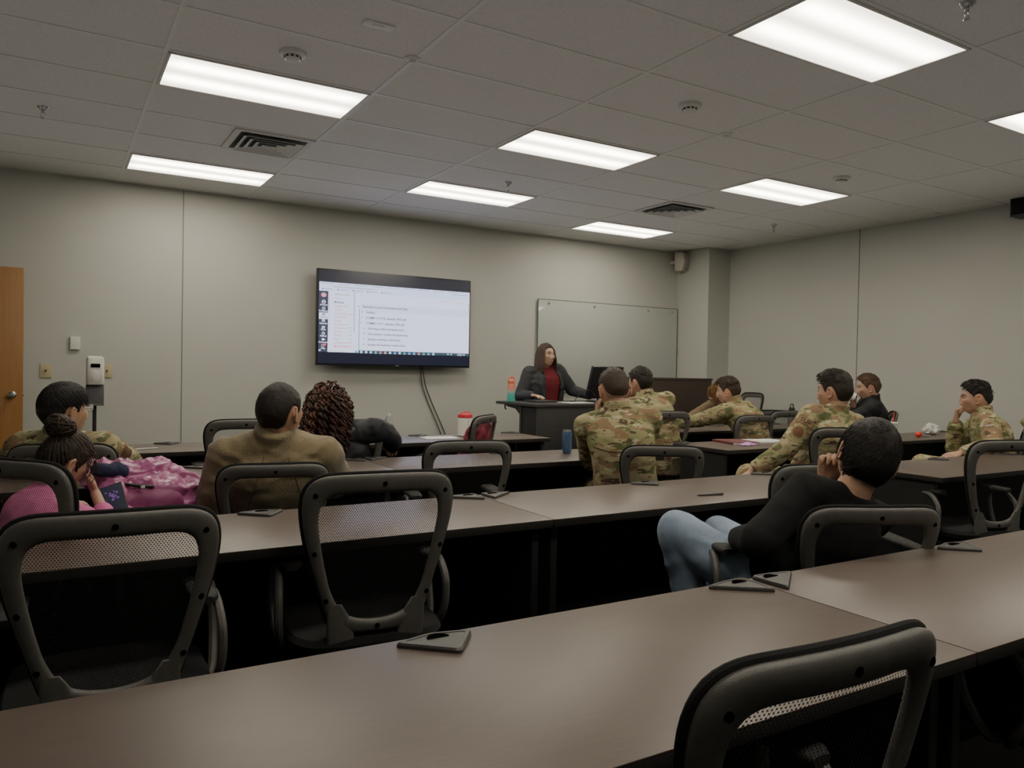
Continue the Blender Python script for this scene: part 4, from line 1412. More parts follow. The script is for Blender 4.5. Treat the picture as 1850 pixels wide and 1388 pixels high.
        m.build('shoe', lg.get('shoe', 'shoe_black'), r, off=off)
    # ---------------------------------------------------------- hair
    hair = P.get('hair')
    if hair:
        hair(info, hv, hn, hm, hcol, r)
    return info


# ---- hair styles --------------------------------------------------------
def strands_mesh(paths, r0, col, jitter=.25, n=4, taper=True):
    """many thin tapered locks in one mesh, with a colour per lock"""
    V, Fc, C = [], [], []
    k0 = 0
    for p in paths:
        p = np.asarray(p); k = len(p)
        t = np.gradient(p, axis=0); t /= np.linalg.norm(t, axis=1)[:, None] + 1e-9
        up = A([.31, .2, .93])
        u = np.cross(t, up); u /= np.linalg.norm(u, axis=1)[:, None] + 1e-9
        w = np.cross(t, u)
        rr = r0 * (1 + RNG.uniform(-.3, .3)) * (np.linspace(1, .25, k) ** .7 if taper else np.r_[.6, np.ones(k - 2), .5])
        a = np.arange(n) * 2 * PI / n
        ring = p[:, None, :] + rr[:, None, None] * (np.cos(a)[None, :, None] * u[:, None, :] + np.sin(a)[None, :, None] * w[:, None, :])
        V.append(ring.reshape(-1, 3))
        i = np.arange(k - 1)[:, None] * n; q = np.arange(n)[None]
        q2 = (q + 1) % n
        Fc.append(np.stack([i + q, i + q2, i + n + q2, i + n + q], -1).reshape(-1, 4) + k0)
        c = A(col) * (1 + RNG.uniform(-jitter, jitter * 1.6))
        C.append(np.tile(np.clip(c, 0, 1), (k * n, 1)))
        k0 += k * n
    return np.concatenate(V), np.concatenate(Fc), np.concatenate(C)

def merge_q(parts):
    V, Fc, C, k = [], [], [], 0
    for v, f, c in parts:
        V.append(v); Fc.append(f + k); C.append(c); k += len(v)
    return np.concatenate(V), np.concatenate(Fc), np.concatenate(C)

def cap_shell(hv, n, m, style, top, side, soft=.014, front=0.0, seed=3, rough=.25):
    """scalp shell: head surface pushed out where hair grows, sunk below the skin elsewhere"""
    v = hv.copy()
    x, y, z = v.T
    al = np.arctan2(np.abs(x), y)
    mask = np.clip((z - hairline(al, style)) / soft, 0, 1)
    mask *= 1
    nr = v / (np.linalg.norm(v, axis=1)[:, None])
    hgt = np.clip((z - .03) / .06, 0, 1); hgt = hgt * hgt * (3 - 2 * hgt)
    th = side + (top - side) * hgt
    th = th + front * np.clip(y / .07, 0, 1) * np.clip((z - .05) / .04, 0, 1)
    th = th * (1 + rough * vnoise(v * 55, seed) + rough * .7 * vnoise(v * A([140, 60, 140]), seed + 1))
    out = v + nr * (th * mask - .006 * (1 - mask))[:, None]
    f = np.array([(i * n + q, i * n + (q + 1) % n, (i + 1) * n + (q + 1) % n, (i + 1) * n + q) for i in range(m - 1) for q in range(n)])
    return out, f, mask, nr, th

def short_hair(style='short', top=.016, side=.004, front=0., tuft=500, tl=.022, comb=(0, 1, .2), lift=.6, seed=3, side_col=None, zmin=.045, rough=.25, jit=.35):
    def mk(I, hv, n, m, hcol, r):
        out, f, mask, nr, th = cap_shell(hv, n, m, style, top, side, front=front, seed=seed, rough=rough)
        T, off = I['T'], I['off']
        col = np.tile(hcol, (len(out), 1)) * (1 + .25 * vnoise(out * A([160, 40, 160]), seed))[:, None]
        if side_col is not None:
            k = np.clip((.055 - hv[:, 2]) / .04, 0, 1)[:, None]
            col = col * (1 - k) + A(side_col) * k
        parts = [(T(out), f, col)]
        rs = np.random.RandomState(seed)
        cand = np.where((mask > .8) & (hv[:, 2] > zmin))[0]
        w = np.sqrt(hv[cand, 0] ** 2 + hv[cand, 1] ** 2) + .004
        cand = rs.choice(cand, tuft, p=w / w.sum())
        paths = []
        cd = A(comb, float) if comb is not None else None
        for i in cand:
            p0 = out[i] - nr[i] * .003
            base = cd if cd is not None else nrm(hv[i] - A([.015, -.055, .105])) * A([1, 1, .6])
            d = nrm(base + rs.normal(0, jit, 3)); d = nrm(d - nr[i] * (d @ nr[i]))
            L = tl * rs.uniform(.6, 1.3)
            pts = [p0]
            for q in range(4):
                dd = nrm(d + nr[i] * (lift * (1 - q / 3.5)))
                nx = pts[-1] + dd * L / 4
                if lift < .1: e = nx / A([.0755, .104, .116]); nx = nx / max(np.linalg.norm(e), 1e-6) * np.linalg.norm(out[i] / A([.0755, .104, .116])) * (1 - .004 * q)
                pts.append(nx)
            paths.append(T(A(pts)))
        if paths:
            parts.append(strands_mesh(paths, .0026 * I['hs'], hcol, .35))
        v, f, c = merge_q(parts)
        qmesh('hair', v - off, f, 'hair', r, c)
    return mk

def curly_hair(n_str=150, length=.24, rad=.010, curl=.010, seed=5, cols=None, front_open=.9, spread=.035, zmin=.0, bias=(0, 0, 0)):
    """falling spirals rooted over the whole scalp"""
    def mk(I, hv, n, m, hcol, r):
        out, f, mask, nr, th = cap_shell(hv, n, m, 'full', .016, .012, seed=seed)
        T, off, HM = I['T'], I['off'], I['HM']
        parts = [(T(out), f, np.tile(hcol * .6, (len(out), 1)))]
        rs = np.random.RandomState(seed)
        cand = np.where((mask > .9) & (hv[:, 2] > zmin))[0]
        w = np.sqrt(hv[cand, 0] ** 2 + hv[cand, 1] ** 2) + .01
        sel = rs.choice(cand, n_str, p=w / w.sum())
        g = HM @ A([0, 0, -1.])                     # gravity in the head frame
        for i in sel:
            p = out[i]; o_ = nrm(A([p[0], p[1], 0]) + A([0, 0, .02]))
            d = nrm(nr[i] * .8 + A([p[0], p[1], 0]) * 4)
            L = length * rs.uniform(.65, 1.1)
            k = 46; pts = []
            q = p.copy()
            for t in range(k):
                u = t / k
                d = nrm(d * .86 + g * .14 * (1 + u) + A(bias) * .03)
                q = q + d * L / k
                # keep clear of skull and neck
                e = A([q[0] / .088, q[1] / .112, q[2] / .132]); le = np.linalg.norm(e)
                if le < 1.0: q = q / le
                rr = np.hypot(q[0], q[1] + .02)
                if q[2] < -.05 and rr < .088: q[:2] = (q[:2] - A([0, -.02])) / rr * .088 + A([0, -.02])
                pts.append(q.copy())
            pts = A(pts)
            ph = rs.uniform(0, 6); tt = np.arange(k)
            fr = 2 * PI / rs.uniform(7, 10)
            amp = curl * np.clip(tt / 8, .2, 1)
            pts = pts + np.stack([np.cos(ph + tt * fr) * amp, np.sin(ph + tt * fr) * amp, .35 * np.sin(ph + tt * fr * .9) * amp], 1)
            c = A(cols[rs.randint(len(cols))]) if cols else hcol
            parts.append(strands_mesh([T(pts)], rad * I['hs'] * .55, c, .25, 5, False))
        v, f, c = merge_q(parts)
        qmesh('hair', v - off, f, 'hair', r, c)
    return mk

def bob_hair(seed=9):
    """shoulder-length straight hair parted near the middle"""
    def mk(I, hv, n, m, hcol, r):
        out, f, mask, nr, th = cap_shell(hv, n, m, 'short', .012, .012, seed=seed, rough=.1)
        T, off = I['T'], I['off']
        parts = [(T(out), f, np.tile(hcol, (len(out), 1)))]
        rs = np.random.RandomState(seed)
        for layer, (cnt, rr) in enumerate(((420, .0),(520, .010))):
            paths = []
            for _ in range(cnt):
                side = rs.choice([-1, 1])
                yr = rs.uniform(-.09, .072)                     # where along the parting the lock starts
                zt = .118 * math.sqrt(max(0, 1 - (yr / .108) ** 2)) + .013
                al = np.interp(yr, [-.09, -.05, .0, .05, .072], [2.95, 2.5, 1.9, 1.25, .92]) + rs.normal(0, .16)
                al = max(al, .98)
                ex, ey = math.sin(al) * side, math.cos(al)
                pts = []
                L = rs.uniform(.93, 1.05)
                for u in np.linspace(0, 1, 16):
                    ua = min(u / .42, 1)
                    # over the crown, then straight down
                    ang = ua * PI / 2
                    R1x, R1y = (.090 + rr * .8), (.106 + rr * .8)
                    ctr = A([0, yr * (1 - ua), 0])
                    p = A([ex * R1x * math.sin(ang), ctr[1] + ey * R1y * math.sin(ang) * ua, 0])
                    p[2] = .02 + (zt + rr * .4 - .02) * math.cos(ang)
                    if u > .42:
                        q = (u - .42) / .58
                        p[2] = .02 - q * .205 * L
                        wv = 1 + .16 * math.sin(q * PI * .75) - .02 * q * q
                        p[0] *= wv; p[1] = p[1] * (wv - .12 * q) - .004 * q
                        if ey > .3: p[0] += ex * .006 * q
                    pts.append(p + rs.normal(0, .0012, 3))
                paths.append(T(A(pts)))
            parts.append(strands_mesh(paths, .0052, hcol, .3, 5, True))
        v, f, c = merge_q(parts)
        qmesh('hair', v - off, f, 'hair', r, c)
    return mk

def bun_hair(seed=4):
    def mk(I, hv, n, m, hcol, r):
        out, f, mask, nr, th = cap_shell(hv, n, m, 'full', .010, .007, seed=seed)
        T, off = I['T'], I['off']
        parts = [(T(out), f, np.tile(hcol, (len(out), 1)))]
        rs = np.random.RandomState(seed)
        bc = A([0.0, -.080, .128])
        # hair swept up towards the bun
        paths = []
        cand = np.where(mask > .7)[0]
        for i in rs.choice(cand, 420):
            p = out[i]; pts = []
            for u in np.linspace(0, 1, 9):
                q = p + (bc - p) * u * .9
                e = A([q[0] / .083, q[1] / .107, q[2] / .125]); le = np.linalg.norm(e)
                if le < 1.02: q = q / le * 1.02
                pts.append(q + rs.normal(0, .0012, 3))
            paths.append(T(A(pts)))
        parts.append(strands_mesh(paths, .0042, hcol, .35, 4, False))
        # the bun: loops wound around a ball
        paths = []
        for k in range(130):
            ax = nrm(rs.normal(0, 1, 3)); b1 = nrm(np.cross(ax, rs.normal(0, 1, 3))); b2 = np.cross(ax, b1)
            R1 = rs.uniform(.030, .052); a0 = rs.uniform(0, 6)
            pts = [bc + (b1 * math.cos(a0 + t) + b2 * math.sin(a0 + t)) * R1 * A([1.12, 1.05, .85]) + ax * .012 for t in np.linspace(0, rs.uniform(2.5, 5), 20)]
            paths.append(T(A(pts)))
        parts.append(strands_mesh(paths, .006, hcol, .35, 5, False))
        # loose wisps by the face and nape, and one escaping curl
        paths = []
        for k in range(34):
            sgn = rs.choice([-1, 1]); y0 = rs.uniform(.04, .085)
            p = A([sgn * .06 * rs.uniform(.4, 1.1), y0, rs.uniform(.03, .08)]); pts = []
            d = nrm(A([sgn * .35, .75, -.1]))
            for u in range(12):
                pts.append(p.copy()); d = nrm(d + A([0, -.10, -.25])); p = p + d * rs.uniform(.008, .012)
            paths.append(T(A(pts)))
        parts.append(strands_mesh(paths, .0018, hcol * 1.5, .4, 4, True))
        t = np.linspace(0, 5.5, 30)
        parts.append(strands_mesh([T(A([bc + A([-.045 - .012 * math.sin(q), -.01 + .0 * q, -.02 - .014 * q * .4 + .014 * math.cos(q)]) for q in t]))], .004, hcol * 1.4, .1, 5, True))
        v, f, c = merge_q(parts)
        qmesh('hair', v - off, f, 'hair', r, c)
    return mk


# ---- small pieces sewn on the clothes -----------------------------------
def project_patch(name, I, mat, centre, direction, up, shape, lift=.003, thick=.002, parent=None):
    """lay flat 2D pieces (u, v) on the garment surface by shooting rays at it; shape: list of (verts2d, faces, material index)"""
    tv, tf = I['top']
    bv = BVHTree.FromPolygons([Vector(q) for q in tv], tf.tolist())
    d = nrm(direction); u_ = nrm(A(up) - d * (A(up) @ d)); r_ = np.cross(d, u_)      # seen from outside: r_ to the right
    m = MB()
    for pts, faces, mi, lf in shape:
        P = []
        for (a, b) in pts:
            o = A(centre) + r_ * a + u_ * b - d * .25
            hit = bv.ray_cast(Vector(o), Vector(d), .6)
            p = A(hit[0]) if hit[0] is not None else A(centre) + r_ * a + u_ * b
            P.append(p - d * lf)
        m.add(P, faces, mi)
    return m.build(name, mat, parent or I['root'], off=I['off'], fix=False)

def grid2(w, h, nx=10, ny=10, inside=None):
    xs, ys = np.linspace(-w / 2, w / 2, nx + 1), np.linspace(-h / 2, h / 2, ny + 1)
    pts = [(x, y) for y in ys for x in xs]
    f = [(j * (nx + 1) + i, j * (nx + 1) + i + 1, (j + 1) * (nx + 1) + i + 1, (j + 1) * (nx + 1) + i) for j in range(ny) for i in range(nx)]
    return pts, f

def text2(s, size):
    m = MB().text(s, size, (0, 0, 0), (1, 0, 0), (0, 1, 0), 0, 'CENTER', bold=size * .02)
    v = np.concatenate(m.v)[:, :2]; v[:, 1] -= size * .35
    return v.tolist(), m.f
# ------------------------------------------------------------------ the people in the room
def camo_top(extra=None, **k):
    d = dict(mat='camouflage', inf=.020, amp=.007, collar=(.077, .068), sleeve=.96, name='jacket', extra=extra)
    d.update(k); return d

CAMO_LEGS = dict(mat='camouflage', inf=.018, shoe='shoe_tan')

def people():
    I = {}
    # man with glasses near the door
    I['glasses'] = build_person('person', 'person with black hair and glasses in camouflage, sitting by the door', dict(
        az=22, pelvis=(.12, 4.62, .555), head=(.045, 4.40, 1.045), hrot=(60, 2, 0), hs=1.10, s=1.0, seed=2,
        armR=((.42, 4.86, .70), (1, -.6, -.4)), armL=((-.05, 4.95, .70), (-1, -.4, -.3)),
        skin=(0.399, 0.254, 0.158), hair_col=(.008, .007, .007), top=camo_top(), legs=CAMO_LEGS, stubble=('short', .8),
        hair=short_hair('short', .020, .007, .008, 1500, .034, None, .05, seed=2, rough=.08, jit=.12)))
    # little girl
    I['girl'] = build_person('person', 'little girl in a pink shirt with her hair in a bun, chin on hand', dict(
        az=42, pelvis=(-.08, 3.10, .53), head=(.040, 3.205, .935), hrot=(66, -22, 8), hs=1.30, s=.66, seed=3, fem=True, hands=1.1, shw=.150, shdrop=dict(L=.10, R=.13), vox=.0045,
        armR=((.140, 3.275, .800), (.9, .1, -1), dict(dir=(-.35, .0, 1), back=(.85, .3, .2), curl=(45, 60, 40))), armL=((.02, 3.40, .72), (-.7, .3, -.6), dict(back=(-.3, -.3, 1))),
        skin=(0.475, 0.297, 0.210), hair_col=(.030, .018, .011), neckr=.046, brow=(.06, .035, .02),
        top=dict(name='shirt', mat='pink_knit', inf=.014, amp=.005, sleeve=.66, collar=None, sc=(12, 12, 26)), legs=dict(mat='magenta_lining'),
        hair=bun_hair()))
    # man in tan fleece
    I['fleece'] = build_person('person', 'person in a tan fleece jacket with cropped dark hair, seen from behind', dict(
        az=14, pelvis=(.93, 3.70, .545), head=(.865, 3.45, 1.085), hrot=(52, 4, 0), hs=1.10, s=1.0, seed=4, wide=1.12, bend=.05,
        armL=((.76, 3.86, .64), (-.5, -.3, -1), dict(back=(-.3, 0, 1))), armR=((1.16, 3.90, .66), (1, -.4, -.5), dict(back=(.3, 0, 1))),
        shdrop=dict(L=.075, R=.075),
        skin=(0.418, 0.254, 0.168), hair_col=(.014, .009, .007), stubble=('short', .9),
        top=dict(mat='fleece', inf=.036, amp=.012, collar=(.088, .075), sleeve=.95, sc=(7, 7, 14), it=8), legs=CAMO_LEGS,
        hair=short_hair('short', .007, .005, 0, 250, .006, (0, 1, 0), .9, seed=4)))
    # woman with reddish curls
    I['curls'] = build_person('person', 'person with long reddish brown curly hair in a black jacket, from behind', dict(
        az=18, pelvis=(1.66, 4.92, .555), head=(1.475, 4.68, 1.010), hrot=(28, -4, -8), hs=1.06, s=.97, seed=5, fem=True, bend=.04, shw=.215, wide=1.1,
        shoff=dict(R=(.05, 0, 0)), armR=((2.07, 5.06, .735), (1, -.7, .1), dict(back=(.3, -.2, 1))), armL=((1.45, 5.20, .70), (-1, -.3, -.3)),
        shdrop=dict(R=.01, L=.05),
        skin=(0.209, 0.117, 0.068), hair_col=(.045, .020, .013),
        top=dict(mat='navy_shell', inf=.030, amp=.014, collar=(.085, .06), sleeve=.97, sc=(6, 6, 10)), legs=dict(mat='denim'),
        hair=curly_hair(170, .25, .012, .009, 5, [(.055, .022, .014), (.085, .032, .020), (.030, .014, .010), (.12, .05, .032)], bias=(-.5, -.5, 0))))
    # the presenter
    def lapels(mb, q):
        pass
    I['speaker'] = build_person('person', 'standing presenter with shoulder-length brown hair, gray blazer and burgundy turtleneck', dict(
        az=186, pelvis=(4.69, 7.16, .90), head=(4.640, 7.04, 1.455), hrot=(168, 5, 0), hs=1.04, s=.98, seed=6, fem=True, wide=1.22, deep=1.35, bend=-.01, shw=.155, twist=-6,
        armR=((4.34, 6.84, 1.03), (-.3, .6, -.8), dict(dir=(.25, -.95, -.05), back=(0, .1, 1), curl=(8, 15, 10), spread=1.6)),
        armL=((5.08, 6.80, 1.03), (.4, .5, -.7), dict(dir=(.85, -.5, -.05), back=(0, 0, 1), curl=(8, 14, 10), spread=1.4)),
        kneeR=(4.60, 7.15, .50), kneeL=(4.78, 7.16, .50), ankleR=(4.59, 7.2, .10), ankleL=(4.79, 7.2, .10), footR=(0, -1, 0), footL=(0, -1, 0),
        skin=(0.494, 0.329, 0.231), hair_col=(.075, .047, .033), brow=(.06, .035, .025), lips=(.30, .08, .075), face_wide=1.08,
        top=dict(name='turtleneck', mat='burgundy', inf=.006, amp=.003, collar=(.060, .075), sleeve=.4), legs=dict(mat='black_jacket'),
        hair=bob_hair()))
    # man beside the blue can
    I['can'] = build_person('person', 'person in camouflage with a faded haircut leaning on the desk beside the blue can', dict(
        az=28, pelvis=(2.96, 3.58, .555), head=(2.91, 3.66, 1.185), hrot=(16, -6, -4), hs=1.09, s=1.02, seed=7, wide=1.02, shdrop=dict(L=.075, R=.065), bend=.055, twist=6,
        armL=(('H', (-.055, .135, -.155)), (-.5, -.05, -1), dict(hdir=(.05, -.1, 1), hback=(-.75, .65, 0), curl=(40, 60, 40))), armR=(('H', (.02, .155, -.175)), (.5, .1, -1), dict(hdir=(-.3, -.1, .9), hback=(.5, .8, .1), curl=(45, 60, 40))),
        skin=(0.494, 0.286, 0.200), hair_col=(.060, .038, .026), stubble=('short', .55),
        top=camo_top(inf=.024), legs=CAMO_LEGS,
        hair=short_hair('fade', .010, .002, .0, 450, .010, (0, 1, .2), .9, seed=7)))
    # man before the cabinet
    I['cabinet'] = build_person('person', 'person in camouflage with dark hair sitting before the dark wood cabinet', dict(
        az=18, pelvis=(4.36, 4.80, .56), head=(4.26, 5.00, 1.205), hrot=(-10, -4, 0), hs=1.08, s=1.0, seed=8, bend=.05,
        armL=(('H', (-.01, .145, -.155)), (-.5, .0, -1), dict(hdir=(0, -.15, 1), hback=(-.5, .85, 0), curl=(45, 60, 40))), armR=((4.55, 5.38, .79), (1, .2, -.5)),
        skin=(0.456, 0.265, 0.179), hair_col=(.020, .014, .011), stubble=('short', .8), beard=.25,
        top=camo_top(), legs=CAMO_LEGS,
        hair=short_hair('short', .014, .004, 0, 600, .016, (0, 1, .1), .7, seed=8)))
    # man leaning over a folder
    I['folder'] = build_person('person', 'person in camouflage with brown hair leaning over an open folder', dict(
        az=-12, pelvis=(5.48, 4.82, .555), head=(5.37, 5.06, 1.130), hrot=(-28, -8, 0), hs=1.05, s=1.0, seed=9, bend=.06,
        armL=((5.02, 5.56, .775), (-.5, .0, -1), dict(back=(0, 0, 1), curl=(12, 20, 10))), armR=((5.38, 5.62, .78), (.8, .2, -.5), dict(back=(0, 0, 1))),
        skin=(0.522, 0.307, 0.221), hair_col=(.055, .034, .022), stubble=('short', .5),
        top=camo_top(), legs=CAMO_LEGS,
        hair=short_hair('short', .020, .006, .008, 650, .026, (.2, 1, .1), .6, seed=9)))
    # man with SUP patch
    I['sup'] = build_person('person', 'person in camouflage with an orange-brown SUP sleeve patch, turned in profile', dict(
        az=8, pelvis=(4.28, 3.32, .56), head=(4.42, 3.24, 1.185), hrot=(-12, -4, 4), hs=1.10, s=1.02, seed=10, bend=.03, tilt=.04,
        armL=((3.86, 3.42, .67), (-.3, -.5, -.6), dict(back=(-.4, .1, .9))), armR=((4.50, 3.68, .72), (1, 0, -.4)),
        kneeL=(3.93, 3.52, .63), ankleL=(3.98, 3.66, .20), kneeR=(4.40, 3.74, .58),
        skin=(0.437, 0.265, 0.179), hair_col=(.022, .015, .011), stubble=('short', .7), moustache=True,
        top=camo_top(), legs=CAMO_LEGS,
        hair=short_hair('short', .024, .005, .006, 1100, .030, (.25, 1, .05), .35, seed=10, rough=.15, jit=.2)))
    # man drinking
    I['mug'] = build_person('person', 'person in a black jacket with light brown hair drinking from a white mug', dict(
        az=-42, pelvis=(7.06, 4.80, .56), head=(6.96, 4.72, 1.185), hrot=(-44, -10, 0), hs=1.08, s=1.0, seed=11, bend=.03,
        armR=(('H', (.075, .14, -.15)), (.4, .6, -.9), dict(hdir=(-.45, .2, .8), hback=(.6, .75, 0), curl=(30, 45, 30))), armL=((6.72, 5.05, .76), (-.6, -.4, -.5)),
        skin=(0.475, 0.297, 0.210), hair_col=(.105, .062, .034), brow=(.14, .08, .05), stubble=('short', .5),
        top=dict(mat='black_jacket', inf=.024, amp=.008, collar=(.078, .07), sleeve=.97), legs=dict(mat='black_jacket'),
        hair=short_hair('short', .016, .007, .006, 600, .022, (.1, 1, .2), .6, seed=11)))
    # man with hand at chin
    I['chin'] = build_person('person', 'person in camouflage resting his chin on his hand, in profile at the right', dict(
        az=-52, pelvis=(6.36, 3.20, .555), head=(6.315, 3.34, 1.130), hrot=(-34, -4, 4), hs=1.08, s=1.0, seed=12, bend=.03, twist=14,
        armR=(('H', (.02, .140, -.158)), (-.35, .5, -1), dict(hdir=(-.05, -.18, 1), hback=(.25, .95, .1), curl=(45, 62, 40))), armL=((5.80, 3.17, .735), (.2, -.9, -.3), dict(dir=(-.9, .15, -.15), back=(-.1, -.3, 1), curl=(30, 45, 25))),
        kneeL=(5.98, 3.40, .60), kneeR=(6.02, 3.60, .60),
        skin=(0.446, 0.265, 0.179), hair_col=(.012, .010, .009), stubble=('fade', .5),
        top=camo_top(), legs=CAMO_LEGS,
        hair=short_hair('fade', .026, .004, .004, 1300, .028, (.35, .6, .1), .4, seed=12, zmin=.05)))
    # man in black sweater
    I['sweater'] = build_person('person', 'person in a black sweater and jeans slouching in the nearest occupied chair', dict(
        az=-8, pelvis=(2.27, 1.90, .55), head=(2.455, 1.665, 1.010), hrot=(38, 6, 20), hs=1.07, s=1.0, seed=13, bend=.03, twist=24, tilt=.02, vox=.0045,
        armL=((2.12, 1.93, .70), (-.8, -.35, -.3), dict(dir=(.6, .6, -.4), back=(-.4, .2, .7))), armR=(('H', (-.04, .145, -.145)), (.7, .5, -.8), dict(hdir=(-.2, -.1, 1), hback=(.2, .95, 0), curl=(45, 60, 40))),
        kneeL=(2.02, 2.14, .70), ankleL=(2.14, 2.12, .22), kneeR=(2.42, 2.32, .62), ankleR=(2.45, 2.5, .1), shdrop=dict(L=.03, R=.06),
        skin=(0.456, 0.276, 0.179), hair_col=(.009, .007, .006), stubble=('boyish', .8), neckl=.135,
        top=dict(name='sweater', mat='black_knit', inf=.014, amp=.006, collar=(.068, .022), sleeve=.97, sc=(7, 7, 16)), legs=dict(mat='denim', inf=.02, fat=1.05, shoe='shoe_black'),
        hair=short_hair('boyish', .018, .012, .004, 3200, .042, None, .04, seed=13, zmin=-.09, rough=.06, jit=.10)))
    # person by the pillar
    I['pillar'] = build_person('person', 'curly-haired person mostly hidden between the cabinet and the camouflage man with the folder', dict(
        az=-60, pelvis=(7.36, 6.92, .565), head=(7.03, 6.79, 1.03), hrot=(-50, -4, 0), hs=1.05, s=.95, seed=14, fem=True,
        armR=((6.8, 7.1, .72), (0, 1, -.5)), armL=((6.7, 6.85, .72), (-.3, -1, -.5)),
        skin=(0.475, 0.318, 0.231), hair_col=(.20, .10, .03),
        top=dict(mat='tan_knit', inf=.022, amp=.007, collar=(.075, .04), sleeve=.97), legs=dict(mat='black_jacket'),
        hair=curly_hair(150, .11, .011, .013, 6, [(.22, .11, .035), (.30, .16, .05), (.14, .07, .022)])))
    return I


def dress(I):
    # blazer over the turtleneck: an open jacket shell with lapels
    q = I['speaker']; tv, tf = q['top']
    # SUP tab and round squadron badge on the left sleeve
    q = I['sup']
    S, E = q['sh']['L'], q['arm']['L'][0]
    d = nrm(E - S); mid = S + (E - S) * .32
    look = nrm(A([.80, .55, -.12]))
    outward = look - d * (look @ d)
    P1, f1 = grid2(.098, .050); tv_, tf_ = text2('SUP', .046)
    P0, f0 = grid2(.105, .057)
    project_patch('sleeve_tab', q, ['patch_brown', 'patch_tan', 'patch_thread'], mid, outward, -d, [(P0, f0, 0, .003), (P1, f1, 1, .0045), (tv_, tf_, 2, .006)])
    P2, f2 = grid2(.075, .085); n = 24
    circ = [(0, 0)] + [(.042 * math.cos(a) * r, .046 * math.sin(a) * r) for r in (.5, 1) for a in np.arange(n) * 2 * PI / n]
    cf = [(0, 1 + i, 1 + (i + 1) % n) for i in range(n)] + [(1 + i, 1 + n + i, 1 + n + (i + 1) % n, 1 + (i + 1) % n) for i in range(n)]
    inner = [(x * .78, y * .78) for x, y in circ]
    project_patch('sleeve_badge', q, ['patch_brown', 'patch_tan', 'patch_thread'], S + (E - S) * .62, outward, -d, [(circ, cf, 1, .003), (inner, cf, 0, .0045)])
    # round badge on the left sleeve of the man with hand at chin
    q = I['chin']; S, E = q['sh']['L'], q['arm']['L'][0]; d = nrm(E - S)
    look = nrm(A([.86, .46, -.1])); outward = look - d * (look @ d)
    bird = [(-.018, .008), (0, .002), (.018, .008), (.010, -.004), (.004, -.016), (-.004, -.016), (-.010, -.004)]
    arc = []
    scroll = [(x, -.036 + .9 * x * x * 8) for x in np.linspace(-.03, .03, 9)] + [(x, -.028 + .9 * x * x * 8) for x in np.linspace(.03, -.03, 9)]
    project_patch('sleeve_badge', q, ['patch_brown', 'patch_tan', 'patch_thread', 'paper_gray'], S + (E - S) * .38, outward, -d,
                  [(circ, cf, 1, .003), (bird, [tuple(range(7))[::-1]], 0, .006), (scroll, [(i, i + 1, 16 - i, 17 - i) for i in range(8)], 3, .006)])
    # shoulder tabs on the man with glasses
    q = I['glasses']; S, E = q['sh']['R'], q['arm']['R'][0]; d = nrm(E - S)
    look = nrm(A([-.15, 1, -.25])); outward = look - d * (look @ d)
    P3, f3 = grid2(.05, .05)
    project_patch('sleeve_tab', q, ['patch_tan'], S + (E - S) * .10, outward, -d, [(P3, f3, 0, .003)])
    P4, f4 = grid2(.055, .10)
    project_patch('sleeve_badge', q, ['patch_brown'], S + (E - S) * .48, outward, -d, [(P4, f4, 0, .003)])
    # spectacles
    T, off = q['T'], q['off']
    g = MB()
    for s in (1, -1):
        a = np.linspace(0, 2 * PI, 24, endpoint=False)
        g.tube(T(A([(.034 * s + .023 * math.cos(t), .112 - abs(.034 * s + .023 * math.cos(t)) * .12, .012 + .018 * math.sin(t)) for t in a])), .0011, 6, closed=True)
        g.tube(T(A([(.057 * s, .104, .018), (.073 * s, .08, .017), (.079 * s, .03, .014), (.081 * s, -.005, .010), (.080 * s, -.022, -.006)])), .0013, 6)
    g.tube(T(A([(-.011, .111, .016), (0, .113, .019), (.011, .111, .016)])), .0011, 6)
    gl = g.build('eyeglasses', 'steel', q['root'], off=off)
    l = MB()
    for s in (1, -1):
        a = np.linspace(0, 2 * PI, 20, endpoint=False)
        l.add(T(A([(.034 * s + .022 * math.cos(t), .1115 - abs(.034 * s + .022 * math.cos(t)) * .12, .012 + .017 * math.sin(t)) for t in a])), [tuple(range(20))])
    l.build('lens', 'lens_glass', gl, off=off)
    # seams and yoke flap on the camouflage back beside the can, raglan seams on the fleece
    def seam(name, q, mat, pts, dirv, r=.0022):
        tv, tf = q['top']; bv = BVHTree.FromPolygons([Vector(v) for v in tv], tf.tolist()); P = []
        tt = np.linspace(0, len(pts) - 1, 40); p = A(pts, float)
        for k in range(40):
            o = A([np.interp(tt[k], range(len(pts)), p[:, i]) for i in range(3)])
            h = bv.ray_cast(Vector(o - nrm(dirv) * .3), Vector(nrm(dirv)), .8)
            if h[0] is not None: P.append(A(h[0]) - nrm(dirv) * .001)
        if len(P) > 4:
            P = A(P)
            for _ in range(2): P[1:-1] = (P[:-2] + 2 * P[1:-1] + P[2:]) / 4
            MB().tube(P, r, 6).build(name, mat, q['root'], off=q['off'])
    for k in ('can', 'cabinet', 'folder'):
        q = I[k]; sp, Rs, F = q['sp'], q['Rs'], q['Fs']
        seam('back_yoke_seam', q, 'patch_thread', [sp(.62) - Rs * .17, sp(.56) - Rs * .08, sp(.55), sp(.56) + Rs * .08, sp(.62) + Rs * .17], F, .003)
    q = I['fleece']; sp, Rs, F = q['sp'], q['Rs'], q['Fs']
    for s in (-1, 1):
        seam('back_seam', q, 'fleece_dark', [sp(.98) + Rs * s * .05, sp(.8) + Rs * s * .085, sp(.55) + Rs * s * .12, sp(.3) + Rs * s * .13], F)


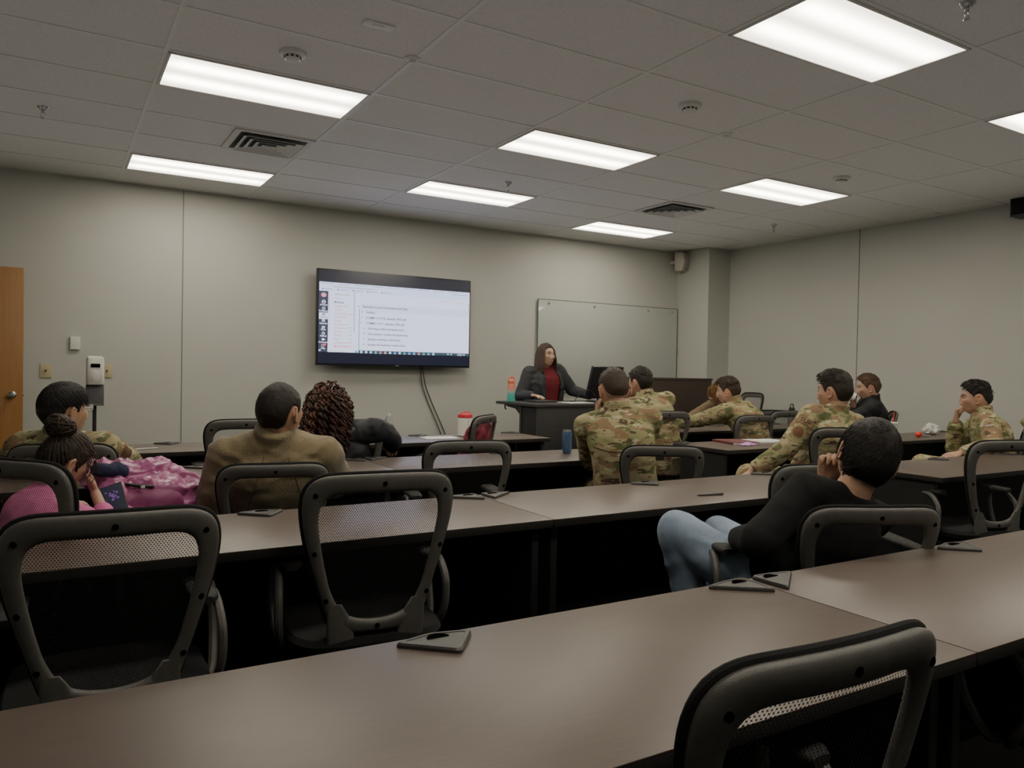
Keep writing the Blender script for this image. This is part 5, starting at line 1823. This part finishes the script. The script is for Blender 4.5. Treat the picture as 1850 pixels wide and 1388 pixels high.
def blazer(q):
    """open gray jacket worn over the turtleneck"""
    tv, tf = q['top']
    s, sp, Rs, F, sd = q['s'], q['sp'], q['Rs'], q['Fs'], q['sd']
    # shell = same torso and sleeves, inflated, with the front panel cut away
    mb = MB()
    for sgn, nm in ((1, 'R'), (-1, 'L')):
        E, W = q['arm'][nm]; S = q['sh'][nm]
        mb.cap(q['nb'] - sd * .060 + Rs * sgn * .055, S - sd * .005, .068, .080)
        mb.cap(S, E, .080, .066); mb.cap(E, E + (W - E) * .93, .066, .048); mb.ball(E, .066)
    secs = []
    for t, rx, ry in ((-.34, .245, .185), (-.2, .243, .19), (0, .236, .19), (.25, .225, .188), (.5, .225, .192), (.7, .225, .185), (.86, .20, .155), (.95, .14, .105), (1.0, .095, .085)):
        secs.append((sp(t), Rs * rx, F * ry))
    mb.loft(secs, 32, 2.4)
    v, f = remesh(mb, .0075)
    v = relax(v, f, 6)
    nn = vnormals(v, f)
    a = (1 - np.abs(vnoise(v * A([9, 9, 16]), 61)) * 2) * .6 + vnoise(v * 22, 62) * .4
    v = v + nn * (a * .006)[:, None]
    # cut a long V open down the front
    rel = v - sp(0)
    L = np.linalg.norm(sp(1) - sp(0)); h = rel @ sd / L; lx = rel @ Rs; fy = rel @ F
    vw = np.interp(h, [-.5, -.3, .05, .35, .7, .95, 1.1], [.12, .105, .080, .090, .100, .080, .09])
    cut = (fy > .0) & (np.abs(lx + .005) < vw) & (h < 1.06)
    keep = ~cut[f].any(1)
    f = f[keep]
    used = np.unique(f); mp = -np.ones(len(v), int); mp[used] = np.arange(len(used))
    ob = qmesh('blazer', v[used] - q['off'], mp[f], 'gray_blazer', q['root'])
    md = ob.modifiers.new('thick', 'SOLIDIFY'); md.thickness = .006; md.offset = -1
    # lapels: folded strips along the opening
    bv = BVHTree.FromPolygons([Vector(x) for x in v[used]], mp[f].tolist())
    m = MB()
    for sgn in (-1, 1):
        inn, out = [], []
        for t in np.linspace(0.12, 1.0, 22):
            w0 = np.interp(t, [-.5, -.3, .05, .35, .7, .95, 1.1], [.12, .105, .080, .090, .100, .080, .09]) - .004
            w1 = w0 + np.interp(t, [.1, .15, .55, .72, .74, .9, 1.0], [.004, .01, .055, .075, .055, .05, .03])
            for w, lst in ((w0, inn), (w1, out)):
                o = sp(0) + sd * L * t + Rs * (sgn * (w + .012) - .005) + F * .5
                hit = bv.ray_cast(Vector(o), Vector(-F), .8)
                p = A(hit[0]) if hit[0] is not None else (lst[-1] + sd * L * .04 if lst else sp(t) + F * .19 + Rs * sgn * w)
                lst.append(p + F * .007)
        k = len(inn)
        m.add(inn + out, [(i, i + 1, k + i + 1, k + i) for i in range(k - 1)])
    o = m.build('lapel', 'gray_blazer', ob, off=q['off'])
    md = o.modifiers.new('thick', 'SOLIDIFY'); md.thickness = .005; md.offset = 1
# ------------------------------------------------------------------ lectern, cabinet, small things
TOP = .7402

def lectern():
    o = thing('lectern', 'black presenter lectern desk in front of the glass board', 'lectern', (4.70, 6.55, 0))
    MB().box((0, .02, .955), (1.44, .80, .028), .004).build('top', 'lectern_black', o)
    MB().box((0, -.35, .47), (1.40, .03, .94), .003).build('front_panel', 'lectern_black', o)
    for x in (-.68, .68):
        MB().box((x, -.20, .47), (.03, .28, .94), .003).build('side_panel', 'laminate_edge', o)
        MB().box((x, -.045, .47), (.05, .03, .94), .003).build('upright', 'lectern_black', o)
        MB().prism([(0, 0), (.30, 0), (.26, -.02), (.10, -.035), (0, -.10)], -.012, .012, axes=[[0, 1, 0], [0, 0, 1], [1, 0, 0]], org=(x, -.03, .941)).build('bracket', 'black_metal', o)
    MB().box((0, -.06, .25), (1.32, .02, .4), .003).build('back_rail', 'laminate_edge', o)
    MB().tube([(-.66, .33, .94), (-.66, .33, .90), (-.65, .32, .885)], .008, 8).build('cable_hook', 'black_metal', o)
    for (x, z) in ((-.50, .72), (-.50, .36), (.5, .72)):
        MB().lathe([(.001, 0), (.008, 0), (.007, .004), (.001, .005)], n=12, c=(x, -.365, z), rot=[[1, 0, 0], [0, 0, -1], [0, 1, 0]]).build('screw', 'steel', o)
    zt = .969
    # water bottle
    b = thing('water_bottle', 'coral to teal fading water bottle standing on the end of the lectern', 'bottle', (4.075, 6.82, zt))
    MB().lathe([(.001, 0), (.037, 0), (.040, .004), (.040, .15), (.039, .175), (.036, .185), (.001, .187)]).build('body', 'bottle_fade', b)
    MB().lathe([(.037, .186), (.038, .19), (.037, .215), (.030, .222), (.001, .224)]).build('lid', 'coral_plastic', b)
    h = MB().tube([(-.03, 0, .215), (-.03, 0, .245), (-.012, 0, .255), (.02, 0, .252), (.036, 0, .235), (.036, 0, .21)], .006, 8, flat=1.6)
    h.build('carry_loop', 'coral_plastic', b)
    # papers and electronics
    p = MB().box((4.60, 6.40, zt + .004), (.30, .22, .006), .001).build('notebook', 'paper'); tag(p, 'white notebook lying on the lectern before the presenter', 'notebook')
    p = MB().box((4.33, 6.66, zt + .010), (.22, .28, .018), .004).build('laptop', 'black_plastic'); tag(p, 'closed black laptop under the presenter\'s hand beside the bottle', 'laptop')
    k = thing('keyboard', 'black keyboard on the lectern top', 'keyboard', (5.0, 6.38, zt), .1)
    MB().box((0, 0, .008), (.34, .12, .016), .004).build('case', 'black_plastic', k)
    MB().box((0, 0, .0175), (.32, .10, .003), .001).build('keys', 'chair_plastic', k)
    m = thing('microphone', 'gooseneck microphone arching over the lectern', 'microphone', (4.70, 6.60, zt))
    MB().lathe([(.001, 0), (.035, 0), (.033, .012), (.001, .014)]).build('base', 'black_metal', m)
    t = np.linspace(0, 1, 24)
    MB().tube(np.stack([.02 + .24 * t, -.02 * t, .01 + .12 * np.sin(t * PI * .78)], 1), .004, 8).build('neck', 'black_metal', m)
    MB().cap((.26, -.02, .085), (.275, -.022, .066), .008, .009).build('capsule', 'black_metal', m)
    c = MB().tube([(5.10, 6.5, zt + .01), (5.12, 6.45, zt + .06), (5.2, 6.42, zt + .075), (5.3, 6.42, zt + .06), (5.36, 6.46, zt + .01)], .005, 8).build('cable', 'black_plastic')
    tag(c, 'short cable loop beside the presenter\'s left hand', 'cable')
    # monitor seen from behind
    mo = thing('monitor', 'black computer monitor tilted back at the right end of the lectern', 'monitor', (5.16, 6.72, zt), R_(10))
    tl = R_(15)
    rot = [[1, 0, 0], [0, math.cos(tl), -math.sin(tl)], [0, math.sin(tl), math.cos(tl)]]
    MB().box((0, -.055, .21), (.49, .035, .36), .006, rot=rot).build('back_shell', 'tv_black', mo)
    MB().box((0, -.035, .215), (.46, .004, .33), .001, rot=rot).build('screen', 'hole_black', mo)
    MB().box((-.02, -.0, .06), (.05, .04, .12), .005).box((-.02, .0, .006), (.24, .18, .012), .005).build('stand', 'black_plastic', mo)
    MB().lathe([(.001, 0), (.011, 0), (.010, .002), (.001, .002)], n=16, c=(-.01, -.036, .075), rot=[[1, 0, 0], [0, 0, -1], [0, 1, 0]]).build('maker_badge', 'ink_gray', mo)
    # tall dark cabinet
    c = thing('cabinet', 'tall dark wood-grain cabinet panel in front of the glass board and pillar', 'cabinet', (6.94, 7.65, 0))
    MB().box((0, .0, 1.218), (1.16, .56, .028), .004).build('top', 'cabinet_wood', c)
    MB().box((0, -.0, .62), (1.14, .54, 1.17), .003).build('body', 'cabinet_wood', c)
    MB().box((0, -.0, .018), (1.06, .48, .036), .002).build('plinth', 'laminate_edge', c)


def wipes(name_label, x, y, z, rz, group):
    o = thing('wipes_tub', name_label, 'wipes tub', (x, y, z), rz, group)
    MB().lathe([(.001, 0), (.057, 0), (.060, .004), (.060, .012), (.058, .014), (.058, .150), (.055, .158), (.001, .158)], n=36).build('tub', 'white_plastic', o)
    m = MB().lathe([(.059, .150), (.061, .152), (.061, .172), (.057, .180), (.042, .186), (.040, .192), (.024, .194), (.022, .190), (.001, .190)], n=36)
    m.build('lid', 'red_plastic', o)
    f = MB().box((.018, 0, .196), (.05, .03, .008), .003).build('flip_cap', 'red_plastic', o)
    l = MB()
    rs = np.random.RandomState(5)
    for (a0, w, rows, zz, hh, st) in ((-PI / 2 - .55, .38, 9, .130, .0022, .0075), (-PI / 2 + .12, .62, 11, .130, .0026, .0075), (-PI / 2 + .15, .5, 1, .035, .012, 1)):
        for k in range(rows):
            z0 = zz - k * st; ww = w * rs.uniform(.6, 1)
            a = np.linspace(a0, a0 + ww, 7)
            v = [(.0586 * math.cos(t), .0586 * math.sin(t), z0) for t in a] + [(.0586 * math.cos(t), .0586 * math.sin(t), z0 + hh) for t in a]
            l.add(v, [(i, i + 1, i + 8, i + 7) for i in range(6)])
    l.build('label_print', 'ink_gray', o, fix=False)
    return o


def desk_things(I):
    wipes('white wipes tub with red lid at the end of the front-row desk below the television', 2.93, 5.64, TOP + .002, R_(25), 'red-lidded wipes tubs')
    wipes('white wipes tub with red lid beside the steel bottle near the right wall', 6.98, 5.47, TOP + .002, R_(50), 'red-lidded wipes tubs')
    # blue drinks can
    o = thing('drinks_can', 'tall blue drinks can on the third-row desk beside the camouflage elbow', 'can', (2.965, 4.22, TOP))
    MB().lathe([(.001, .004), (.022, .004), (.025, 0), (.029, .008), (.0315, .018), (.0315, .138), (.029, .148), (.001, .148)], n=32).build('body', 'can_blue', o)
    MB().lathe([(.0285, .147), (.027, .155), (.0275, .158), (.0255, .158), (.025, .153), (.001, .153)], n=32).build('top', 'silver_lid', o)
    MB().box((.006, 0, .1545), (.022, .014, .002), .001).build('ring_pull', 'silver_lid', o)
    # clear water bottle behind the curly haired woman
    o = thing('plastic_water_bottle', 'clear plastic water bottle with blue label on the front-row desk', 'bottle', (2.25, 5.62, TOP))
    MB().lathe([(.001, 0), (.030, 0), (.032, .006), (.031, .03), (.032, .05), (.030, .07), (.032, .09), (.032, .125), (.027, .150), (.014, .172), (.013, .185), (.001, .186)], n=28).build('body', 'clear_plastic', o)
    MB().lathe([(.0325, .06), (.0325, .112), (.0322, .114), (.001, .114)][:2] + [(.0323, .113)], n=28).build('label', 'label_blue', o, fix=False)
    MB().lathe([(.001, .178), (.0155, .178), (.0155, .196), (.001, .197)], n=20).build('cap', 'white_plastic', o)
    def flat(name, c, s, rz, mat, lab, cat, h=.0015, pts=None):
        m = MB().box((0, 0, h / 2), (s[0], s[1], h), min(.002, h / 3))
        ob = m.build(name, mat); ob.location = c; ob.rotation_euler = (0, 0, R_(rz)); tag(ob, lab, cat); return ob
    flat('paper_sheet', (2.66, 5.56, TOP + .001), (.28, .216), -6, 'paper', 'white sheet of paper lying beside the wipes tub on the front desk', 'paper')
    # pens
    def pen(x, y, z, rz, mats, lab, L=.145):
        o = thing('pen', lab, 'pen', (x, y, z + .005), R_(rz))
        MB().tube([(-L / 2, 0, 0), (-L / 2 + .012, 0, 0), (L * .2, 0, 0), (L * .42, 0, 0), (L / 2, 0, 0)], [.0012, .0042, .0048, .0048, .0042], 12).build('barrel', mats[0], o)
        MB().box((L * .3, 0, .0062), (.045, .004, .0015), .0005).box((L * .47, 0, .004), (.004, .004, .005), .0005).build('clip', mats[1], o)
        return o
    pen(2.555, 2.505, TOP, -8, ('black_plastic', 'chrome'), 'black pen lying on the second-row desk')
    pen(.52, 5.42, TOP, 20, ('white_plastic', 'black_plastic'), 'white pen lying on the front desk near the man with glasses')
    # third-row desk right of the aisle
    n = thing('notebook', 'maroon covered notebook lying under the white folder', 'notebook', (4.72, 4.36, TOP), R_(-14))
    MB().box((0, 0, .009), (.235, .29, .014), .001).build('pages', 'paper', n)
    MB().box((0, 0, .0175), (.245, .30, .003), .001).box((0, 0, .0012), (.245, .30, .0024), .001).box((-.122, 0, .009), (.004, .30, .018), .001).build('cover', 'maroon_cover', n)
    n = thing('folder', 'closed white folder lying on the maroon notebook', 'folder', (5.02, 4.34, TOP + .0005), R_(-10))
    MB().box((0, 0, .006), (.32, .235, .012), .003).build('cover', 'paper', n)
    MB().box((0, 0, .0135), (.31, .225, .002), .001).build('sheet', 'paper', n)
    # snack packet
    m = MB(); a, b = np.meshgrid(np.linspace(-1, 1, 15), np.linspace(-1, 1, 11))
    v = np.stack([a.ravel() * .075, b.ravel() * .045, .004 + .022 * (1 - a.ravel() ** 2) * (1 - b.ravel() ** 2)], 1); v[:, 2] += .003 * vnoise(v * 90, 3)
    f = [(j * 15 + i, j * 15 + i + 1, (j + 1) * 15 + i + 1, (j + 1) * 15 + i) for j in range(10) for i in range(14)]
    v2 = v.copy(); v2[:, 2] = .0005
    m.add(v, f).add(v2, [q[::-1] for q in f])
    o = m.build('snack_packet', 'packet_pink', fix=False); o.location = (4.66, 4.18, TOP + .001); o.rotation_euler = (0, 0, R_(15)); tag(o, 'crinkled pink and purple snack packet beside the maroon notebook', 'packet')
    for (x, s_) in ((-.045, .02), (-.03, .012)):
        pass
    c = MB().box((0, 0, .006), (.03, .018, .012), .004).build('eraser', 'white_plastic'); c.location = (5.02, 4.10, TOP); tag(c, 'tiny white eraser near the edge of the desk with the folder', 'eraser')
    # front-row desk on the right
    o = thing('steel_bottle', 'stainless steel bottle with black loop lid beside a wipes tub', 'bottle', (6.79, 5.50, TOP))
    MB().lathe([(.001, 0), (.036, 0), (.038, .004), (.038, .15), (.030, .172), (.028, .18), (.001, .18)], n=32).build('body', 'steel', o)
    MB().lathe([(.030, .178), (.032, .181), (.032, .205), (.028, .210), (.001, .211)], n=28).build('lid', 'black_plastic', o)
    MB().tube([(-.022, 0, .208), (-.022, 0, .236), (-.012, 0, .246), (.012, 0, .246), (.022, 0, .236), (.022, 0, .208)], .006, 8).build('carry_loop', 'black_plastic', o)
    o = thing('open_folder', 'open camouflage-edged folder before the man leaning forward', 'folder', (4.80, 5.62, TOP), R_(-20))
    MB().box((0, 0, .004), (.32, .24, .008), .002).build('cover', 'camouflage', o)
    MB().box((0, 0, .010), (.29, .21, .004), .001).build('sheet', 'paper', o)
    ph = MB().box((0, 0, .005), (.15, .075, .010), .003).build('phone', 'black_plastic'); ph.location = (6.15, 5.55, TOP); ph.rotation_euler = (0, 0, .3); tag(ph, 'black phone lying on the front desk beside the camouflage man with the folder', 'phone')
    # third-row desk by the right wall
    m = MB(); m.ball((0, 0, .045), (.085, .065, .045), 60, 44)
    v = np.concatenate(m.v); n_ = nrm(v.mean(0)); d = v - A([0, 0, .03]); dn = d / np.linalg.norm(d, axis=1)[:, None]
    k = (1 - np.abs(vnoise(v * 26, 4)) * 2) * .018 + vnoise(v * 50, 5) * .012
    v = v + dn * k[:, None]; v[:, 2] = np.maximum(v[:, 2], .001); m.v = [v]
    o = m.build('crumpled_tissue', 'paper', auto=None, smooth=False); o.location = (7.38, 4.32, TOP); tag(o, 'crumpled white tissue on the desk by the right wall', 'tissue')
    o = thing('wrapped_lollipop', 'red capped wrapper lying before the crumpled tissue', 'wrapper', (6.90, 4.16, TOP))
    MB().ball((0, 0, .026), (.030, .028, .026), 20, 14).build('cap', 'straw_red', o)
    w = MB()
    pts = [(.02, 0, .018), (.05, -.005, .016), (.09, .01, .012), (.13, .0, .010), (.17, .015, .008), (.20, .01, .010)]
    w.tube(pts, [.012, .010, .014, .012, .013, .006], 8, flat=.5)
    w.build('wrapper', 'silver_lid', o)
    o = thing('drinking_cup', 'white cup with a red straw beside the man in black', 'cup', (6.72, 4.30, TOP))
    MB().lathe([(.001, 0), (.030, 0), (.043, .12), (.045, .124), (.043, .126), (.001, .126)], n=28).build('cup', 'white_plastic', o)
    MB().lathe([(.046, .122), (.047, .128), (.040, .134), (.001, .136)], n=28).build('lid', 'white_plastic', o)
    MB().tube([(.0, 0, .05), (.006, 0, .16), (.014, .0, .23)], .0045, 10).build('straw', 'straw_red', o)
    # mug at the drinker's lips
    q = I['mug']; c = q['T'](A([(.0, .135, -.068)]))[0]
    f = q['HM'][1]; ax = nrm(f * .80 + A([0, 0, .55])) ; u = nrm(np.cross(ax, A([0, 0, 1.]))); w_ = np.cross(ax, u)
    o = thing('mug', 'white mug held to the lips of the man in black', 'mug', tuple(c))
    rot = np.stack([u, w_, ax], 1)
    MB().lathe([(.001, .088), (.030, .088), (.038, .082), (.041, .0), (.042, -.004), (.039, -.004), (.036, .078), (.001, .08)], n=28, rot=rot).build('cup', 'white_plastic', o)
    hp = [A(rot) @ A(p) for p in ((.040, 0, .012), (.062, 0, .016), (.068, 0, .042), (.060, 0, .066), (.038, 0, .07))]
    MB().tube(hp, .005, 8).build('handle', 'white_plastic', o)
    # pens held up by two of the men
    for key, nm, lab in (('can', 'L', 'pen held in the raised hand of the man beside the blue can'), ('cabinet', 'L', 'pen held near the mouth of the man before the cabinet')):
        q = I[key]; W = q['arm'][nm][1]; E = q['arm'][nm][0]
        d = nrm(W - E); p = W + d * .085
        t = thing('pen', lab, 'pen', tuple(p))
        dr = nrm(A([-.45, -.35, -.7])) if key == 'can' else nrm(A([-.6, -.3, .35]))
        MB().tube([-dr * .045, dr * .0, dr * .075, dr * .09], [.004, .0045, .0045, .002], 10).build('barrel', 'white_plastic' if key == 'can' else 'black_plastic', t)
        MB().tube([-dr * .06, -dr * .045], .0035, 8).build('cap', 'black_plastic', t)


def soft_pile(name, label, cat, soup, mat, vox, it, amp, sc, seed, loc, quilt=None):
    v, f = remesh(soup, vox)
    v = relax(v, f, it)
    n = vnormals(v, f)
    q = v * A(sc) + np.stack([vnoise(v * 6, seed + 3), vnoise(v * 6, seed + 4), vnoise(v * 6, seed + 5)], 1) * 1.2
    a = (1 - np.abs(vnoise(q, seed)) * 2) * .7 + vnoise(q * 2.2, seed + 1) * .4
    v = v + n * (amp * a)[:, None]
    v = relax(v, f, 1)
    o = qmesh(name, v - A(loc), f, mat, None)
    o.location = loc
    if label: tag(o, label, cat)
    return o, v, f


def garments_left():
    # pink quilted coat heaped over the girl's lap and the desk edge
    m = MB()
    m.cap((.22, 3.66, .80), (.40, 3.72, .80), .055, .075); m.cap((.40, 3.72, .79), (.54, 3.74, .745), .075, .05)
    m.cap((.15, 3.82, .835), (.33, 3.80, .815), .035, .045)
    m.cap((.52, 3.70, .74), (.50, 3.62, .64), .05, .035); m.cap((.22, 3.60, .77), (.20, 3.48, .66), .05, .06)
    m.cap((.20, 3.50, .64), (.44, 3.58, .63), .06, .06); m.cap((.14, 3.66, .80), (.16, 3.80, .82), .04, .04)
    m.ball((.36, 3.66, .74), (.16, .10, .08))
    o, v, f = soft_pile('winter_coat', 'shiny pink quilted coat heaped beside the little girl', 'coat', m, 'pink_satin', .006, 4, .015, (22, 22, 30), 21, (.32, 3.65, .62))
    m = MB()
    m.ball((.36, 3.585, .70), (.13, .07, .075)); m.ball((.25, 3.56, .70), (.07, .05, .06)); m.cap((.28, 3.56, .66), (.44, 3.60, .68), .055, .05)
    l, _, _ = soft_pile('lining', None, None, m, 'magenta_lining', .008, 4, .010, (12, 12, 16), 23, (0, 0, 0))
    l.parent = o; l.location = (-.32, -3.65, -.62)
    z = MB().tube([(.26, 3.575, .785), (.30, 3.56, .778), (.33, 3.55, .775), (.37, 3.555, .77)], .007, 8).box((.315, 3.535, .775), (.012, .006, .016), .002)
    zz = z.build('zipper', 'black_metal', o, off=(.32, 3.65, .62))
    MB().box((.325, 3.525, .776), (.016, .004, .010), .001).build('tag', 'white_plastic', zz, off=(.32, 3.65, .62))
    m = MB()
    m.ball((.185, 3.60, .845), (.05, .045, .028)); m.cap((.16, 3.58, .85), (.25, 3.62, .835), .028, .03); m.cap((.235, 3.61, .85), (.232, 3.62, .868), .018, .014)
    soft_pile('knit_hat', 'navy blue knitted hat lying on the pink coat', 'hat', m, 'navy_wool', .006, 3, .005, (30, 30, 30), 25, (.19, 3.60, .82))
    # tablet leaning in front of the coat
    t = thing('tablet', 'dark tablet showing a purple picture in front of the little girl', 'tablet', (.205, 3.42, .735))
    a = R_(-38); b = R_(52)
    ry = Matrix.Rotation(R_(-24), 3, 'Z') @ Matrix.Rotation(R_(58), 3, 'X') @ Matrix.Rotation(R_(24), 3, 'Z')
    t.rotation_euler = ry.to_euler()
    MB().box((0, 0, 0), (.105, .155, .010), .004).build('case', 'black_plastic', t)
    MB().box((0, 0, .0055), (.094, .144, .001), .0003).build('screen', 'tablet_glow', t)
    p = MB(); rs = np.random.RandomState(4)
    for k in range(26):
        r = abs(rs.normal(0, .016)); an = rs.uniform(0, 6.28); x, y, s_ = .01 + r * math.cos(an), .03 + r * math.sin(an), rs.uniform(.002, .006)
        p.add([(x + s_ * math.cos(u), y + s_ * math.sin(u) * .8, .0064 + k * 2e-6) for u in np.arange(8) * PI / 4], [tuple(range(8))])
    p.build('picture', 'tablet_purple', t, fix=False)
    # red cloth on the sideways chair
    m = MB(); m.cap((2.66, 4.98, .84), (2.86, 5.15, .84), .045, .045); m.cap((2.70, 5.02, .82), (2.66, 5.06, .60), .07, .09); m.cap((2.80, 5.12, .82), (2.74, 5.16, .60), .07, .09); m.ball((2.66, 5.18, .54), (.14, .12, .07))
    soft_pile('red_jacket', 'dark red jacket bundled on the sideways chair', 'jacket', m, 'red_fabric', .010, 4, .014, (12, 12, 14), 31, (2.68, 5.18, .47))
    # coats hung over the chair of the man with hand at chin
    m = MB()
    m.cap((6.52, 2.96, .90), (6.66, 3.10, .90), .05, .05); m.cap((6.56, 2.94, .88), (6.60, 2.92, .60), .055, .07); m.cap((6.68, 3.06, .88), (6.72, 3.02, .62), .055, .065); m.ball((6.63, 2.98, .74), (.09, .09, .16))
    soft_pile('draped_coat', 'tan coat draped over the chair back of the man with hand at chin', 'coat', m, 'tan_cloth', .009, 5, .012, (14, 14, 7), 33, (6.62, 2.99, .60))
    m = MB(); m.cap((6.56, 3.06, .96), (6.64, 3.12, .95), .045, .04); m.ball((6.63, 3.08, .90), (.05, .05, .06))
    soft_pile('camouflage_cap', 'camouflage bundle resting on top of the draped tan coat', 'bundle', m, 'camouflage', .008, 4, .010, (18, 18, 18), 35, (6.6, 3.09, .9))
# ------------------------------------------------------------------ assemble
def lighting():
    w = bpy.data.worlds.new('room_world'); SC.world = w; w.use_nodes = True
    w.node_tree.nodes['Background'].inputs[0].default_value = (.5, .5, .5, 1)
    w.node_tree.nodes['Background'].inputs[1].default_value = .02
    # added unseen lamp aimed up, standing in for bounce onto the ceiling tiles
    ld = bpy.data.lights.new('ceiling_fill', 'AREA'); ld.shape = 'RECTANGLE'; ld.size, ld.size_y = 9.0, 10.5
    ld.energy = CEILING_FILL; ld.color = (1, .97, .93); ld.spread = R_(120)
    lo = bpy.data.objects.new('ceiling_fill', ld); COL.objects.link(lo); lo.location = (2.9, 2.6, 2.2); lo.rotation_euler = (PI, 0, 0)
    SC.view_settings.view_transform = VIEW
    SC.view_settings.look = LOOK
    SC.view_settings.exposure = EXPO
    SC.view_settings.gamma = 1.0
    SC.cycles.max_bounces = 7
    SC.cycles.transparent_max_bounces = 12
    SC.cycles.use_denoising = True

make_materials()
camera()
room()
ceiling_fixtures()
wall_items()
television()
for d in DESKS: desk(*d)
chairs()
lectern()
INFO = people()
dress(INFO)
blazer(INFO['speaker'])
desk_things(INFO)
garments_left()
lighting()
